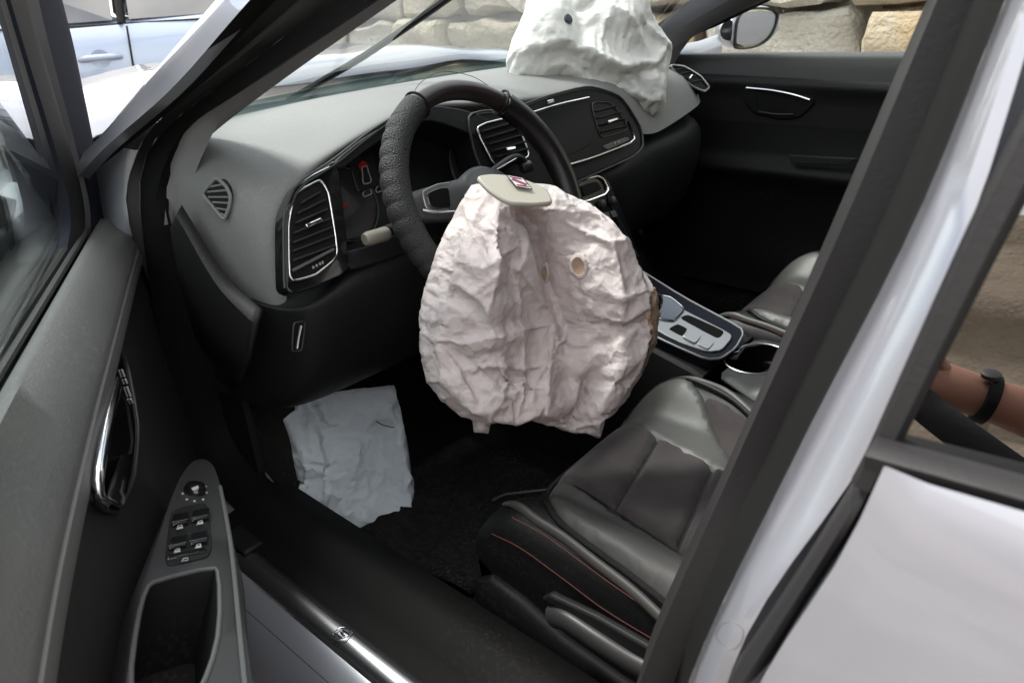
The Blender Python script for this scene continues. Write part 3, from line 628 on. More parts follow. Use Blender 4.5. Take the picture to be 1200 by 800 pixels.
# ================================================================== CENTRE CONSOLE
CK = .25; CNZ = V(-CK, 0, 1).normalized(); PC = lambda x, y, h=0.: PP(x, y, V(-.17, 0, .55)+CNZ*h, CNZ)
cc = []
for x, hw, low_ in ((.20, .115, 0), (.08, .115, 0), (-.06, .112, 0), (-.16, .110, 0), (-.186, .110, 0), (-.188, .110, 1), (-.345, .108, 1), (-.347, .108, 0), (-.50, .105, 0), (-.75, .10, 0)):
    zt = .55+CK*(x+.17) if x > -.18 else .5425
    zt -= .014+.09*low_
    cc.append([V(x, -.005+hw+.028, .30), V(x, -.005+hw+.012, zt-.06), V(x, -.005+hw, zt-.006), V(x, -.005+hw*.93, zt), V(x, -.005, zt), V(x, -.005-hw*.93, zt), V(x, -.005-hw, zt-.006), V(x, -.005-hw-.012, zt-.06), V(x, -.005-hw-.028, .30)])
con = MB().grid(cc).build('centre_console', 'black_plastic', car, smooth=30)
MB().tube(crs([V(.24, .045, .66), V(.15, .05, .655), V(.10, .05, .64)], 8), .014, 10).build('knob', 'gloss_black', con)
cpx = [(690, 300), (738, 309), (800, 348), (868, 384), (871, 392), (862, 408), (845, 420), (828, 421), (790, 405), (735, 378), (690, 350)]
ct = MB().prism([p for p in poly(cpx, lambda x, y: PC(x, y, .006), 1)], -CNZ*.022).build('shifter_surround', 'frame_black', con, bevel=.003)
MB().tube(poly(cpx, lambda x, y: PC(x, y, .006), 1), .0025, 8, closed=True).build('chrome_rim', 'satin_metal', con)
tpx = [(700, 318), (738, 325), (800, 362), (856, 390), (858, 396), (846, 410), (830, 412), (790, 398), (735, 366), (700, 345)]
MB().prism(poly(tpx, lambda x, y: PC(x, y, .010), 1), -CNZ*.008).build('shifter_plate', 'satin_metal', con, bevel=.0015)
def hole(px, m='hole_shade', h=.0108, it=1, th=.003, name='recess'):
    return MB().prism(poly(px, lambda x, y: PC(x, y, h), it), -CNZ*th).build(name, m, con, bevel=.0006)
hole([(796, 372), (806, 368), (850, 388), (842, 397)]); hole([(783, 385), (794, 379), (806, 385), (800, 394)])  # thin flat plates, the slots' shade put into their colour
hole([(799, 393), (808, 386), (822, 393), (815, 402)], 'satin_metal', .0135, name='parking_brake_switch')
hole([(816, 402), (823, 394), (838, 400), (830, 409)], 'satin_metal', .0125, name='hold_button')
hole([(770, 345), (786, 348), (803, 362), (790, 376), (768, 372)], name='shifter_gaiter', m='gloss_black', h=.0125)
MB().tube(poly([(770, 345), (786, 348), (803, 362), (790, 376), (768, 372)], lambda x, y: PC(x, y, .0125), 1), .0015, 6, closed=True).build('chrome_rim', 'chrome', con)
GK = PY(736, 299, -.005)
MB().tube(crs([PC(768, 352, .012), PC(764, 349, .03), GK-CNZ*.02], 10), lambda t: .016-.006*t, 14).build('gear_lever', 'gloss_black', con, smooth=70)
MB().lathe([(.003, .026), (.014, .022), (.019, .010), (.016, 0)], GK-CNZ*.012, CNZ, 20).build('gear_knob', 'leather', con, smooth=70)
# cup holder : a plate with a real well
PK = lambda x, y: PZ(x, y, .536)
kp = [(858, 428), (878, 400), (900, 398), (940, 412), (985, 440), (960, 520), (935, 505), (855, 450), (842, 440)]
kpl = chaikin([PK(*p) for p in kp], 1)
def well(cs, r, z0, z1):
    q = MB()
    for c in cs: q.lathe([(r*.86, z1-z0), (r*.96, 0), (r, 0)], V(c.x, c.y, z0), (0, 0, 1), 28)
    return q
c1, c2 = V(-.236, .022, .5375), V(-.243, -.035, .5375)
# plate with an opening, triangulated between rim and outline
hol = []
for k in range(40):
    a = 2*math.pi*k/40; best = max((((c+V(math.cos(a), math.sin(a), 0)*.040)-(c1+c2)*.5).dot(V(math.cos(a), math.sin(a), 0)), i) for i, c in enumerate((c1, c2)))
    hol.append((c1+c2)*.5+V(math.cos(a), math.sin(a), 0)*best[0]*.98)
vs = [(p.x, p.y) for p in kpl]+[(p.x, p.y) for p in hol]; nk = len(kpl)
r_ = delaunay_2d_cdt([Vector(p) for p in vs], [(i, (i+1) % nk) for i in range(nk)]+[(nk+i, nk+(i+1) % 40) for i in range(40)], [], 1, 1e-6)
hc = (c1+c2)*.5
def inh(t): 
    c = sum((Vector(r_[0][i]) for i in t), Vector((0, 0)))/3; return min((c-Vector((q.x, q.y))).length for q in (c1, c2)) < .039
MB().add([(p[0], p[1], .537) for p in r_[0]], [t for t in r_[2] if not inh(t)]).build('holder_plate', 'matte_trim', con, solid=.006)
MB().grid([[p+V(0, 0, .001) for p in hol], [p*1.0+V(0, 0, -.004) for p in hol], [hc+(p-hc)*.92+V(0, 0, -.075) for p in hol], [hc+(p-hc)*.02+V(0, 0, -.076) for p in hol]], cu=True).build('cup_holder', 'hole_shade', con)
MB().tube(hol, .0016, 6, closed=True).build('holder_rim', 'satin_metal', con)

# ================================================================== FRONT SEATS
SY = .36
def zs(x, y):
    t = abs(y-SY)/.235
    b = .050*np.clip((t-.55)/.36, 0, 1)**2*(3-2*np.clip((t-.55)/.36, 0, 1))
    b = b-.10*np.clip(t-.93, 0, 1)**1.3*2
    fr = np.clip((x+.185)/.085, 0, 1.3)
    return .488+b*(1-.35*np.clip(fr, 0, 1))-.042*fr**2.2-.03*np.clip(-(x+.35), 0, 1)
seat = empty('front_seat', car)
rows = []
for x in np.linspace(-.66, -.105, 34):
    r = []
    for y in np.linspace(SY+.25, SY-.25, 41): r.append(V(x, y, float(zs(x, y))))
    r = [V(x-.004, SY+.262, .43), V(x-.01, SY+.262, .36)][::-1]+[V(x, SY+.263, float(zs(x, SY+.25))-.022)]+r+[V(x, SY-.263, float(zs(x, SY+.25))-.022), V(x-.004, SY-.262, .43), V(x-.01, SY-.262, .36)]
    rows.append(r)
last = rows[-1]
for dx, dz, k in ((.012, -.012, 1), (.016, -.04, .99), (.010, -.09, .98), (-.01, -.14, .97)):
    rows.append([V(p.x+dx-(.03*abs((p.y-SY)/.25)**3), SY+(p.y-SY)*k, max(.33, p.z+dz) if dz > -.1 else min(p.z, .37)) for p in last])
MB().grid(rows).build('seat_base', 'leather', seat, smooth=60)
def pad(name, m, pts, puff, it=2, edge=.03, step=.011, fold=.0, seed=1, base=.002):
    """upholstery panel : polygon (x, y) laid on the cushion and puffed"""
    P = [Vector((p.x, p.y, 0)) for p in pts]; P = chaikin(P, it) if it else P
    c_ = np.array([(p.x, p.y) for p in P+P[:1]]); s_ = np.r_[0, np.cumsum(np.linalg.norm(np.diff(c_, axis=0), axis=1))]; k_ = int(s_[-1]/step); u_ = np.unique(np.r_[np.linspace(0, s_[-1], k_+1)[:-1], s_[:-1]]); u_ = u_[np.r_[True, np.diff(u_) > step*.2]]
    P2d = np.c_[np.interp(u_, s_, c_[:, 0]), np.interp(u_, s_, c_[:, 1])]; n = len(P2d)
    lo_, hi_ = P2d.min(0), P2d.max(0); rg = np.random.default_rng(seed)
    g = np.array([(a, b) for a in np.arange(lo_[0], hi_[0], step) for b in np.arange(lo_[1], hi_[1], step)]); g = g+rg.uniform(-.3, .3, g.shape)*step
    A = P2d; B = np.roll(P2d, -1, 0)
    def dist(q):
        ab = B-A; t = np.clip(((q[:, None]-A)*ab).sum(2)/np.maximum((ab*ab).sum(1), 1e-12), 0, 1)
        return np.linalg.norm(q[:, None]-(A+t[..., None]*ab), axis=2).min(1)
    def inside(q):
        x, y = q[:, 0:1], q[:, 1:2]; c = ((A[:, 1] > y) != (B[:, 1] > y)) & (x < (B[:, 0]-A[:, 0])*(y-A[:, 1])/(B[:, 1]-A[:, 1]+1e-15)+A[:, 0]); return c.sum(1) % 2 == 1
    g = g[inside(g)]; g = g[dist(g) > step*.5]
    al = np.r_[P2d, g]
    r = delaunay_2d_cdt([Vector(p) for p in al], [(i, (i+1) % n) for i in range(n)], [], 1, 1e-7)
    q = np.array([(p[0], p[1]) for p in r[0]]); d = dist(q); t = np.clip(d/edge, 0, 1)
    z = zs(q[:, 0], q[:, 1])+base+puff*np.sqrt(np.clip(1-(1-t)**2, 0, 1))-.004*(d < 1e-5)
    if fold:
        for k in range(3):
            a = rg.uniform(0, 6.28); f = rg.uniform(30, 70); z += fold*np.sin((q[:, 0]*math.cos(a)+q[:, 1]*math.sin(a))*f+rg.uniform(0, 6))*t
    return MB().add([(a[0], a[1], c) for a, c in zip(q, z)], r[2]).build(name, m, seat, smooth=80)
def S5(x, y, z=.495):
    z = .50
    for _ in range(40):
        p = PZ(x, y, z); z = .5*z+.5*(float(zs(p.x, p.y))+.006)
    return p
# centre panel in three cushions, outer and inner flanks
for px in (((652, 548), (690, 498), (712, 468), (770, 511), (746, 553), (720, 594)), ((773, 512), (835, 545), (814, 592), (792, 641), (722, 595), (749, 554)), ((838, 546), (885, 574), (910, 592), (865, 694), (838, 674), (795, 643), (817, 593))):
    pad('centre_panel', 'suede', crs([S5(*p, .499) for p in px+px[:1]], 60)[:-1] if False else [PZ(*p, .496) if p in ((652, 548), (690, 498), (712, 468)) else S5(*p, .499) for p in px], .008, 0, .014, step=.007, fold=.0007, base=.0045)
pad('flank_panel', 'leather_sheen', [PZ(*p, .502) for p in ((642, 562), (654, 549))]+[S5(*p, .502) for p in ((686, 573), (718, 597), (793, 645), (868, 696), (920, 735), (890, 782), (800, 716), (740, 671), (664, 614), (645, 594))]+[PZ(640, 578, .502)], .010, 1, .022, step=.008, fold=.0007, seed=4)
pad('flank_panel', 'leather_sheen', [PZ(*p, .507) for p in ((715, 465), (735, 452), (775, 449), (812, 463), (866, 534), (872, 560), (836, 543), (771, 509), (714, 468))], .008, 1, .02, step=.008, fold=.0005, seed=6)
pad('flank_insert', 'suede', [PZ(*p, .525) for p in ((818, 464), (842, 472), (888, 494), (940, 540), (930, 590), (872, 545))], .006, 1, .02)
def on_seat(px, z=.5, n=40, up=.006, flat=False):
    c = crs([PZ(*p, z) if flat else S5(*p) for p in px], n); return [V(p.x, p.y, float(zs(p.x, p.y))+up) for p in c]
MB().tube(on_seat([(690, 496), (662, 528), (643, 556), (639, 576)], .500, 20, .004, True)+on_seat([(640, 588), (655, 611), (700, 646), (740, 675), (800, 722), (870, 775)], .505), .0042, 8).build('piping', 'leather', seat)
MB().tube(on_seat([(735, 449), (760, 443), (800, 450), (850, 470), (892, 494), (940, 520)], .53, flat=True), .0042, 8).build('piping', 'leather', seat)
cr_ = on_seat([(592, 588), (622, 602), (660, 627), (700, 658), (745, 693), (785, 730), (850, 785)], .525, up=.003)
MB().tube(cr_, lambda t: (.0085*min(1, .35+5*t), .006), 12).build('bolster_roll', 'leather_sheen', seat, smooth=80)
MB().tube(on_seat([(760, 430), (790, 428), (830, 440), (880, 470), (940, 505)], .55, up=.001, flat=True), (.006, .006), 10).build('bolster_roll', 'leather_sheen', seat, smooth=80)
SYo = SY+.2645
MB().tube(crs([PY(576, 625, SYo), PY(610, 642, SYo), PY(660, 678, SYo), PY(710, 715, SYo), PY(780, 757, SYo), PY(860, 800, SYo)], 40), .0007, 6).build('red_stitching', 'red_thread', seat)
MB().tube(crs([PY(600, 606, SYo), PY(640, 628, SYo), PY(700, 672, SYo), PY(760, 714, SYo), PY(800, 738, SYo)], 40), .0006, 6).build('red_stitching', 'red_thread', seat)
MB().tube(crs([PZ(577, 587, .488), PZ(592, 580, .491), PZ(615, 577, .493), PZ(641, 574, .497)], 20), .0030, 8).build('piping', 'leather', seat)
# side valance with recess and height lever
VY = SY+.275
va = MB()
val = [[V(x, SY+.262, zt), V(x+.004, VY, zt-.012), V(x, VY+.004, zt-.06), V(x-.005, VY-.005, zb)] for x, zt, zb in ((-.115, .40, .30), (-.14, .418, .28), (-.20, .410, .262), (-.27, .385, .255), (-.36, .375, .25), (-.50, .375, .25), (-.70, .38, .25))]
va.grid([crs(r, 10) for r in val]).build('side_valance', 'black_plastic', seat, solid=.004)
MB().tube(crs([PY(648, 722, VY+.018), PY(665, 727, VY+.022), PY(700, 750, VY+.024), PY(745, 778, VY+.022), PY(790, 800, VY+.018)], 24), lambda t: (.011, .016), 12, up=(0, 1, 0)).build('height_lever', 'matte_trim', seat, smooth=70)
MB().prism([PY(*p, VY+.010) for p in ((640, 695), (700, 732), (800, 790), (900, 850), (900, 830), (800, 770), (705, 716), (650, 690))], V(0, .012, 0)).build('valance_rib', 'black_plastic', seat, bevel=.004)
# backrest, head restraint, runners
bk = []
for k, (h, d, hw) in enumerate(((.0, 0, .235), (.12, -.035, .24), (.30, -.10, .245), (.46, -.155, .23), (.58, -.20, .19), (.60, -.235, .17))):
    zb = .50+h; xb = -.585+d
    bk.append([V(xb+.05, SY+hw, zb), V(xb+.06, SY+hw*.85, zb), V(xb+.005, SY+hw*.6, zb), V(xb, SY, zb), V(xb+.005, SY-hw*.6, zb), V(xb+.06, SY-hw*.85, zb), V(xb+.05, SY-hw, zb), V(xb-.09, SY-hw*.97, zb), V(xb-.11, SY, zb), V(xb-.09, SY+hw*.97, zb)])
MB().grid(bk, cu=True).build('backrest', 'leather', seat, sub=2)
MB().box((-.84, SY, 1.20), (.045, .125, .085), Matrix.Rotation(-.2, 3, 'Y')).build('headrest', 'leather', seat, bevel=.035, seg=4)
for dy in (-.06, .06): MB().tube([V(-.795, SY+dy, 1.06), V(-.83, SY+dy, 1.16)], .006, 8).build('headrest_post', 'chrome', seat)
for dy in (-.19, .19):
    MB().box((-.36, SY+dy, .295), (.34, .022, .020)).build('seat_rail', 'black_plastic', seat, bevel=.004)
# passenger seat : the same seat on the other side
seat2 = empty('front_seat', car); seat2['label'] = 'passenger seat of black leather, empty'
seat2.location = (.045, -.725, .018)
for ch in list(seat.children):
    c = ch.copy(); COL.objects.link(c); c.parent = seat2
seat['label'] = 'driver seat with sheen-lightened black flanks and ribbed suede middle'
# seat front adjuster bar and rail end in the footwell
rail = MB().tube(crs([PZ(527, 722, .292), PZ(560, 748, .292), PZ(620, 795, .292), PZ(680, 845, .292)], 16), (.010, .012), 10).build('sill_cable_cover', 'black_plastic', car, bevel=.001)
MB().box((-.10, .585, .29), (.05, .02, .012)).build('rail_end', 'black_plastic', car, bevel=.004)
# pedals under the knee bag
pdl = MB().box((.52, .33, .36), (.012, .045, .035), Matrix.Rotation(-.5, 3, 'Y')).build('brake_pedal', 'rubber', car, bevel=.004)
MB().box((.55, .20, .36), (.012, .025, .07), Matrix.Rotation(-.5, 3, 'Y')).build('accelerator_pedal', 'rubber', car, bevel=.004)

# ================================================================== OPEN FRONT DOOR (driver's side)
door = empty('front_door', car); door['label'] = 'open front door seen from its inner side'
us = [.06, .12, .3, .5, .7, .9, 1.03, 1.08]
belt = lambda u: .877+.03*u
def drow(f): return [f(u) for u in us]
rid = lambda u: .851-(.024*max(0, u-.85)/.2)-.012*max(0, (.15-u)/.15)
pn = [drow(lambda u: DO(u, -.012, belt(u)-.03)), drow(lambda u: DO(u, .004, belt(u)-.002)), drow(lambda u: DO(u, .010, belt(u)+.004)), drow(lambda u: DO(u, .022, belt(u)+.003)), drow(lambda u: DO(u, .045, rid(u)+.018)), drow(lambda u: DO(u, .0575, rid(u)+.006)), drow(lambda u: DO(u, .060, rid(u)-.003)), drow(lambda u: DO(u, .052, rid(u)-.008))]
MB().loft(pn, 40).build('door_shelf', 'door_plastic', door, smooth=50)
pn = [drow(lambda u: DO(u, .052, rid(u)-.004)), drow(lambda u: DO(u, .0605, rid(u)-.009)), drow(lambda u: DO(u, .0612, rid(u)-.020)), drow(lambda u: DO(u, .0590, rid(u)-.032)), drow(lambda u: DO(u, .046, rid(u)-.036))]
MB().loft(pn, 40).build('trim_strip', 'strip_grey', door, smooth=50)
fe = lambda u, z: u
pn = []
for w0, z in ((.040, .820), (.047, .80), (.050, .76), (.050, .70), (.052, .62), (.058, .54), (.058, .42), (.045, .30), (.02, .22)):
    pn.append([DO(max(u, .0)+(.0), w0*(0.55 if i == 0 else 1)*(0.4 if i == 7 else 1), z) for i, u in enumerate([.02, .06, .3, .5, .7, .9, 1.03, 1.09])])
MB().loft(pn, 40).build('door_panel', 'door_dark', door, smooth=60)
# front return edge of the door and inner steel
MB().loft([[DO(.03, .035, z) for z in (.85, .7, .5, .3)], [DO(.0, .0, z) for z in (.87, .7, .5, .3)], [DO(-.01, -.06, z) for z in (.88, .7, .5, .3)], [DO(-.02, -.105, z) for z in (.90, .7, .5, .28)]], 20).build('door_edge', 'black_plastic', door)
MB().tube(crs([PD(175, 332, .03), PD(188, 385, .03), PD(199, 424, .03), PD(210, 455, .03)], 14), .0035, 8).build('edge_seal', 'matte_trim', door)
sk = []
for z, w0 in ((.90, -.115), (.80, -.135), (.65, -.148), (.45, -.145), (.28, -.12), (.20, -.09)):
    sk.append([DO(u, w0+.03*((u-.5)/.6)**2*.5, z+(.03*u if z > .85 else 0)) for u in (-.03, .2, .5, .8, 1.09)])
sk.append([p+DN*.05 for p in sk[-1]])
MB().loft(sk, 24).build('door_skin', 'silver_paint', door, solid=.002)
MB().loft([[DO(1.09, w0, z) for z in (.92, .7, .5, .22)] for w0 in (-.10, -.05, 0, .03)], 14).build('door_end', 'silver_paint', door)
# glass, frame, belt seals
UA, UB = .115, 1.06
slope = [DO(.19, -.03, .88), DO(.115, -.03, .90)]
wfr0 = lambda x, y: PD(x, y, -.022)
g0, g1 = wfr0(80, 232), wfr0(12, 0)
tdir = (g1-g0).normalized(); gt = g0+tdir*((1.36-g0.z)/tdir.z)
gl = [wfr0(86, 286), g0, gt, DO(.95, .05, 1.36), DO(1.05, -.0, .925)]
MB().prism(gl, DN*.003).build('window_glass', 'door_glass', door)
F1 = [PD(78, 300, -.010), PD(80, 232, -.012), PD(30, 60, -.012), PD(12, 0, -.012)]; F1 = F1+[F1[-1]+(F1[-1]-F1[-2])*2.2]
F2 = [PD(98, 290, -.006), PD(96, 225, -.006), PD(48, 55, -.006), PD(34, 0, -.006)]; F2 = F2+[F2[-1]+(F2[-1]-F2[-2])*2.2]
F3 = [PD(106, 282, .000), PD(102, 225, .000), PD(58, 55, .000), PD(45, 0, .000)]; F3 = F3+[F3[-1]+(F3[-1]-F3[-2])*2.2]
F4 = [PD(128, 270, .004), PD(120, 220, .004), PD(90, 70, .004), PD(73, 0, .004)]; F4 = F4+[F4[-1]+(F4[-1]-F4[-2])*2.2]
mid = lambda A, B, d: [a.lerp(b, .5)+DN*d for a, b in zip(A, B)]
fr = MB().loft([F1, mid(F1, F2, .006), F2], 24).build('window_channel', 'rubber', door)
MB().loft([F2, mid(F2, F3, -.010), F3], 24).build('channel_lip', 'seal_rubber', door)
fr = MB().loft([F3, mid(F3, F4, .010), F4, [p-DN*.05 for p in F4], [p-DN*.06 for p in F1], F1], 24).build('window_frame', 'frame_black', door, smooth=50)
tp = [F4[-1], DO(.5, .07, 1.385), DO(.9, .06, 1.36), DO(1.05, .02, 1.15), DO(1.07, -.01, .93)]
MB().tube(crs(tp, 24), (.018, .022), 10).build('window_frame', 'frame_black', door)
for off_, r, m_ in ((-.014, .006, 'rubber'), (-.002, .0045, 'seal_rubber')):
    MB().tube([DO(u, off_, belt(u)+.002) for u in np.linspace(.12, 1.07, 20)], r, 8).build('belt_seal', m_, door)
# mirror on the outside of this door
def mirror_head(name, place, parent, label=None):
    """place(a, b, c): a outward along the mirror, b rearward, c up"""
    rows = []
    for t, hh, dd, z in ((-1, .45, .35, 0), (-.8, .85, .75, 0), (-.3, 1, 1, 0), (.3, .95, .98, .002), (.75, .75, .8, .004), (1, .35, .4, .006)):
        a = .12*t; h = .068*hh; d = .085*dd
        rows.append([place(a, .0, -h+z), place(a, -d*.7, -h*.8+z), place(a, -d, 0+z), place(a, -d*.7, h*.85+z), place(a, 0, h+z), place(a, .006, h*.93+z), place(a, .006, -h*.93+z)])
    o = MB().grid(rows, cu=True).build(name, 'silver_paint', parent, sub=2, label=label)
    out_ = [(-.108, -.045), (-.10, .055), (.02, .058), (.098, .045), (.112, .025), (.085, -.03), (.02, -.056), (-.08, -.058)]
    def rim_(s, b): return chaikin([place(x*s, b, z*s) for x, z in out_], 2)
    MB().grid([rim_(1.04, .002), rim_(1.04, .010), rim_(.96, .010), rim_(.92, .004)], cu=True).build('mirror_rim', 'black_plastic', parent)
    P = rim_(.955, .0045); MB().add(P, [tuple(range(len(P)))]).build('mirror_glass', 'mirror_glass', parent)
    return o
mirror_head('mirror_housing', lambda a, b, c: DO(.12, -.28, 1.0)-DN*a+DU*b+V(0, 0, c), door)
MB().tube([DO(.10, -.10, .91), DO(.10, -.15, .935), DO(.11, -.20, .955)], (.03, .02), 10).build('mirror_arm', 'black_plastic', door)
# door pull
bz = [(141, 408), (150, 428), (163, 500), (158, 560), (138, 602), (116, 594), (108, 560), (116, 500), (131, 432)]
PDx = lambda w0: (lambda x, y: PD(x, y, w0))
MB().prism([p for p in poly(bz, PDx(.054), 2)], -DN*.01).build('handle_surround', 'gloss_black', door, bevel=.003)
MB().tube(poly(bz, PDx(.0545), 2), .002, 8, closed=True).build('surround_edge', 'matte_trim', door)
cup = [(137, 450), (150, 470), (157, 515), (150, 552), (132, 585), (121, 580), (119, 545), (126, 490)]
cp0 = poly(cup, PDx(.0555), 2); cc0 = sum(cp0, Vector())/len(cp0)
MB().grid([cp0, [cc0+(p-cc0)*.9-DN*.01 for p in cp0], [cc0+(p-cc0)*.65-DN*.02 for p in cp0], [cc0+(p-cc0)*.02-DN*.022 for p in cp0]], cu=True).build('handle_cup', 'rubber', door)
hl_ = [PD(139, 447, .060), PD(127, 490, .064), PD(118, 540, .066), PD(115, 575, .064), PD(124, 590, .060), PD(138, 590, .058), PD(148, 572, .056)]
MB().tube(crs(hl_[:5], 24), lambda t: (.0035+.002*math.sin(math.pi*t), .006), 12, up=tuple(DN)).build('chrome_strip', 'chrome', door, smooth=70)
MB().loft([[PD(122, 588, .058), PD(130, 560, .058), PD(140, 535, .058)], [PD(140, 596, .060), PD(146, 570, .060), PD(152, 530, .058)], [PD(136, 590, .050), PD(142, 570, .048), PD(146, 540, .048)]], 12).build('door_handle', 'gloss_black', door, solid=.003)
for px in ([(143, 433), (146, 441)], [(147, 444), (149, 449)], [(149, 453), (153, 464)], [(153, 467), (156, 472)]):
    stick('icon', 'grey_print', door, px, PDx(.0555), .0011, n=4)
# armrest with switches and pocket
ARM = V(0, 0, 0); AP = DO(.60, .11, .665); AN = (V(0, 0, 1)+DN*.42-DU*.20).normalized(); PA = lambda x, y, h=0.: PP(x, y, AP+AN*h, AN)
ao = [(231, 536), (248, 540), (257, 562), (268, 610), (276, 660), (288, 740), (296, 810), (285, 900), (240, 960), (185, 960), (146, 880), (146, 800), (160, 725), (172, 676), (196, 595), (214, 552)]
arim = chaikin([PA(*p) for p in ao], 2)
acen = sum(arim, Vector())/len(arim)
pk_o = [(170, 690), (182, 680), (250, 664), (257, 672), (258, 735), (246, 785), (225, 825), (190, 850), (160, 840), (151, 800), (160, 730)]
pk = chaikin([PA(*p) for p in pk_o], 1)
ta = V(*DU); tb = AN.cross(ta).normalized(); ta = tb.cross(AN)
to2 = lambda p: Vector(((p-AP).dot(ta), (p-AP).dot(tb)))
v2d = [to2(p) for p in arim]+[to2(p) for p in pk]; na, nb = len(arim), len(pk)
r_ = delaunay_2d_cdt(v2d, [(i, (i+1) % na) for i in range(na)]+[(na+i, na+(i+1) % nb) for i in range(nb)], [], 1, 1e-7)
pk2 = [to2(p) for p in pk]
def inpoly(c, P):
    k = False
    for i in range(len(P)):
        a, b = P[i], P[(i+1) % len(P)]
        if (a.y > c.y) != (b.y > c.y) and c.x < (b.x-a.x)*(c.y-a.y)/(b.y-a.y)+a.x: k = not k
    return k
tf = [t for t in r_[2] if not inpoly(sum((Vector(r_[0][i]) for i in t), Vector((0, 0)))/3, pk2)]
q = MB().add([AP+ta*p[0]+tb*p[1] for p in r_[0]], tf)
q.grid([arim, [p+(p-acen).normalized()*.006-AN*.004 for p in arim], [p+(p-acen).normalized()*.009-AN*.016 for p in arim], [p+(p-acen).normalized()*.002-AN*.09+DN*-.02 for p in arim], [p-(p-acen)*.2-AN*.20-DN*.03 for p in arim]], cu=True)
q.build('armrest', 'matte_trim', door, smooth=50)
pcn = sum(pk, Vector())/nb
MB().grid([[p+AN*.001 for p in pk], [pcn+(p-pcn)*.97-AN*.006 for p in pk], [pcn+(p-pcn)*.86-AN*.09 for p in pk], [pcn+(p-pcn)*.03-AN*.092 for p in pk]], cu=True).build('storage_pocket', 'black_plastic', door)
MB().tube(pk, .0022, 8, closed=True).build('pocket_rim', 'grey_trim', door)
MB().tube([PA(*p, .002) for p in chaikin([V(*c, 0) for c in ((258, 570), (268, 620), (274, 665), (281, 740), (288, 810))], 2, False) for p in [(p.x, p.y)]], .0024, 8).build('armrest_edge', 'grey_trim', door)
MB().prism(poly([(200, 598), (243, 588), (249, 640), (244, 654), (196, 664), (193, 655)], PA, 1), AN*.0015).build('switch_panel', 'black_plastic', door, bevel=.001)
def switch(px, h, m='gloss_black', nm='window_switch'):
    return MB().prism([PA(*p, -.004) for p in px], AN*(h+.004)).build(nm, m, door, bevel=.0016)
E_ = {}
sw_px = [[(201, 612), (220, 608), (219, 621), (200, 624)], [(224, 607), (244, 603), (244, 615), (223, 619)], [(197, 640), (218, 635), (217, 648), (196, 652)], [(222, 634), (242, 630), (242, 643), (221, 647)]]
for p in sw_px:
    switch(p, .006)
    cx = sum(a for a, _ in p)/4; cy = sum(b for _, b in p)/4
    MB().tube([PA(cx+a, cy+b, .0068) for a, b in ((-3, 3.5), (-1, -.5), (3, -1.5), (4, 2))], .0005, 5, closed=True).build('icon', 'white_print', door)
    MB().prism([PA(cx+a, cy+b, .0065) for a, b in ((-2.5, 3), (4, 1.8), (3.5, .5), (-1.6, 1.6))], AN*.0004).build('icon', 'white_print', door)
    MB().tube([PA(a, b, .0062) for a, b in (p[0], p[1])], .0007, 5).build('switch_edge', 'grey_trim', door)
switch([(195, 656), (240, 647), (241, 653), (194, 662)], .003, nm='lock_switch')
MB().tube([PA(216+a, 655+b, .0038) for a, b in ((-3, 2), (-1, -1), (4, -2), (4, 1))], .0005, 5, closed=True).build('icon', 'white_print', door)
MB().lathe([(.013, 0), (.0125, .006), (.010, .010), (.002, .011)], PA(228, 576), AN, 24).build('mirror_knob', 'gloss_black', door)
MB().prism([PA(224, 572, .0115), PA(232, 569, .0115), PA(233, 572, .0115), PA(226, 575, .0115)], AN*.0006).build('icon', 'grey_print', door)
for a, b in ((214, 578), (219, 585), (228, 587), (238, 585), (242, 577), (241, 570)): MB().box(PA(a, b, .001), (.0012, .0012, .0006)).build('icon', 'grey_print', door)
MB().box(PD(110, 285, .012)+V(0, 0, .004), (.008, .002, .001), Matrix.Rotation(-.6, 3, 'Z')).build('icon', 'grey_print', door)

# ================================================================== PASSENGER DOOR (closed) AND REAR DOORS
pd_ = empty('front_door', car); pd_['label'] = 'closed passenger door with dark inner panel'
YP = -.72
px_ = [.50, .36, .15, -.1, -.35, -.60]
pr = []
for dz, y in ((-.02, -.80), (.0, -.775), (.004, -.755), (.0, -.742), (-.012, -.735), (-.03, -.730), (-.055, -.726), (-.066, -.716), (-.078, -.715), (-.09, -.725), (-.12, -.728), (-.2, -.728)):
    pr.append([V(x, y, .999-.02*(x-.0)*(.7 if dz > -.03 else -.9)*1.0+dz) for x in px_])
MB().loft(pr[:7], 30).build('door_shelf', 'grey_trim', pd_, smooth=60)
MB().loft(pr[6:], 30).build('door_ledge', 'door_dark', pd_, smooth=60)
lp = [[V(x, y, z) for x in px_] for y, z in ((-.726, .83), (-.722, .76), (-.712, .735), (-.690, .722), (-.688, .705), (-.705, .69), (-.722, .64), (-.725, .5), (-.70, .42), (-.72, .3), (-.74, .25))]
MB().loft(lp, 30).build('door_panel', 'black_plastic', pd_, smooth=60)
PYd = lambda v: (lambda x, y: PY(x, y, v))
hb = [(868, 100), (878, 97), (952, 113), (956, 120), (938, 138), (915, 141), (884, 134), (872, 122)]
MB().prism(poly(hb, PYd(-.722), 2), V(0, -.02, 0)).build('handle_surround', 'black_plastic', pd_, bevel=.004)
hc_ = poly([(886, 108), (950, 121), (932, 133), (890, 128)], PYd(-.7215), 2); h0 = sum(hc_, Vector())/len(hc_)
MB().grid([hc_, [h0+(p-h0)*.9+V(0, -.004, 0) for p in hc_], [h0+(p-h0)*.03+V(0, -.006, 0) for p in hc_]], cu=True).build('handle_cup', 'rubber', pd_)
MB().tube(crs([PY(875, 103, -.718), PY(905, 106, -.712), PY(930, 111, -.712), PY(949, 117, -.718)], 16), (.0032, .004), 8).build('chrome_strip', 'chrome', pd_)
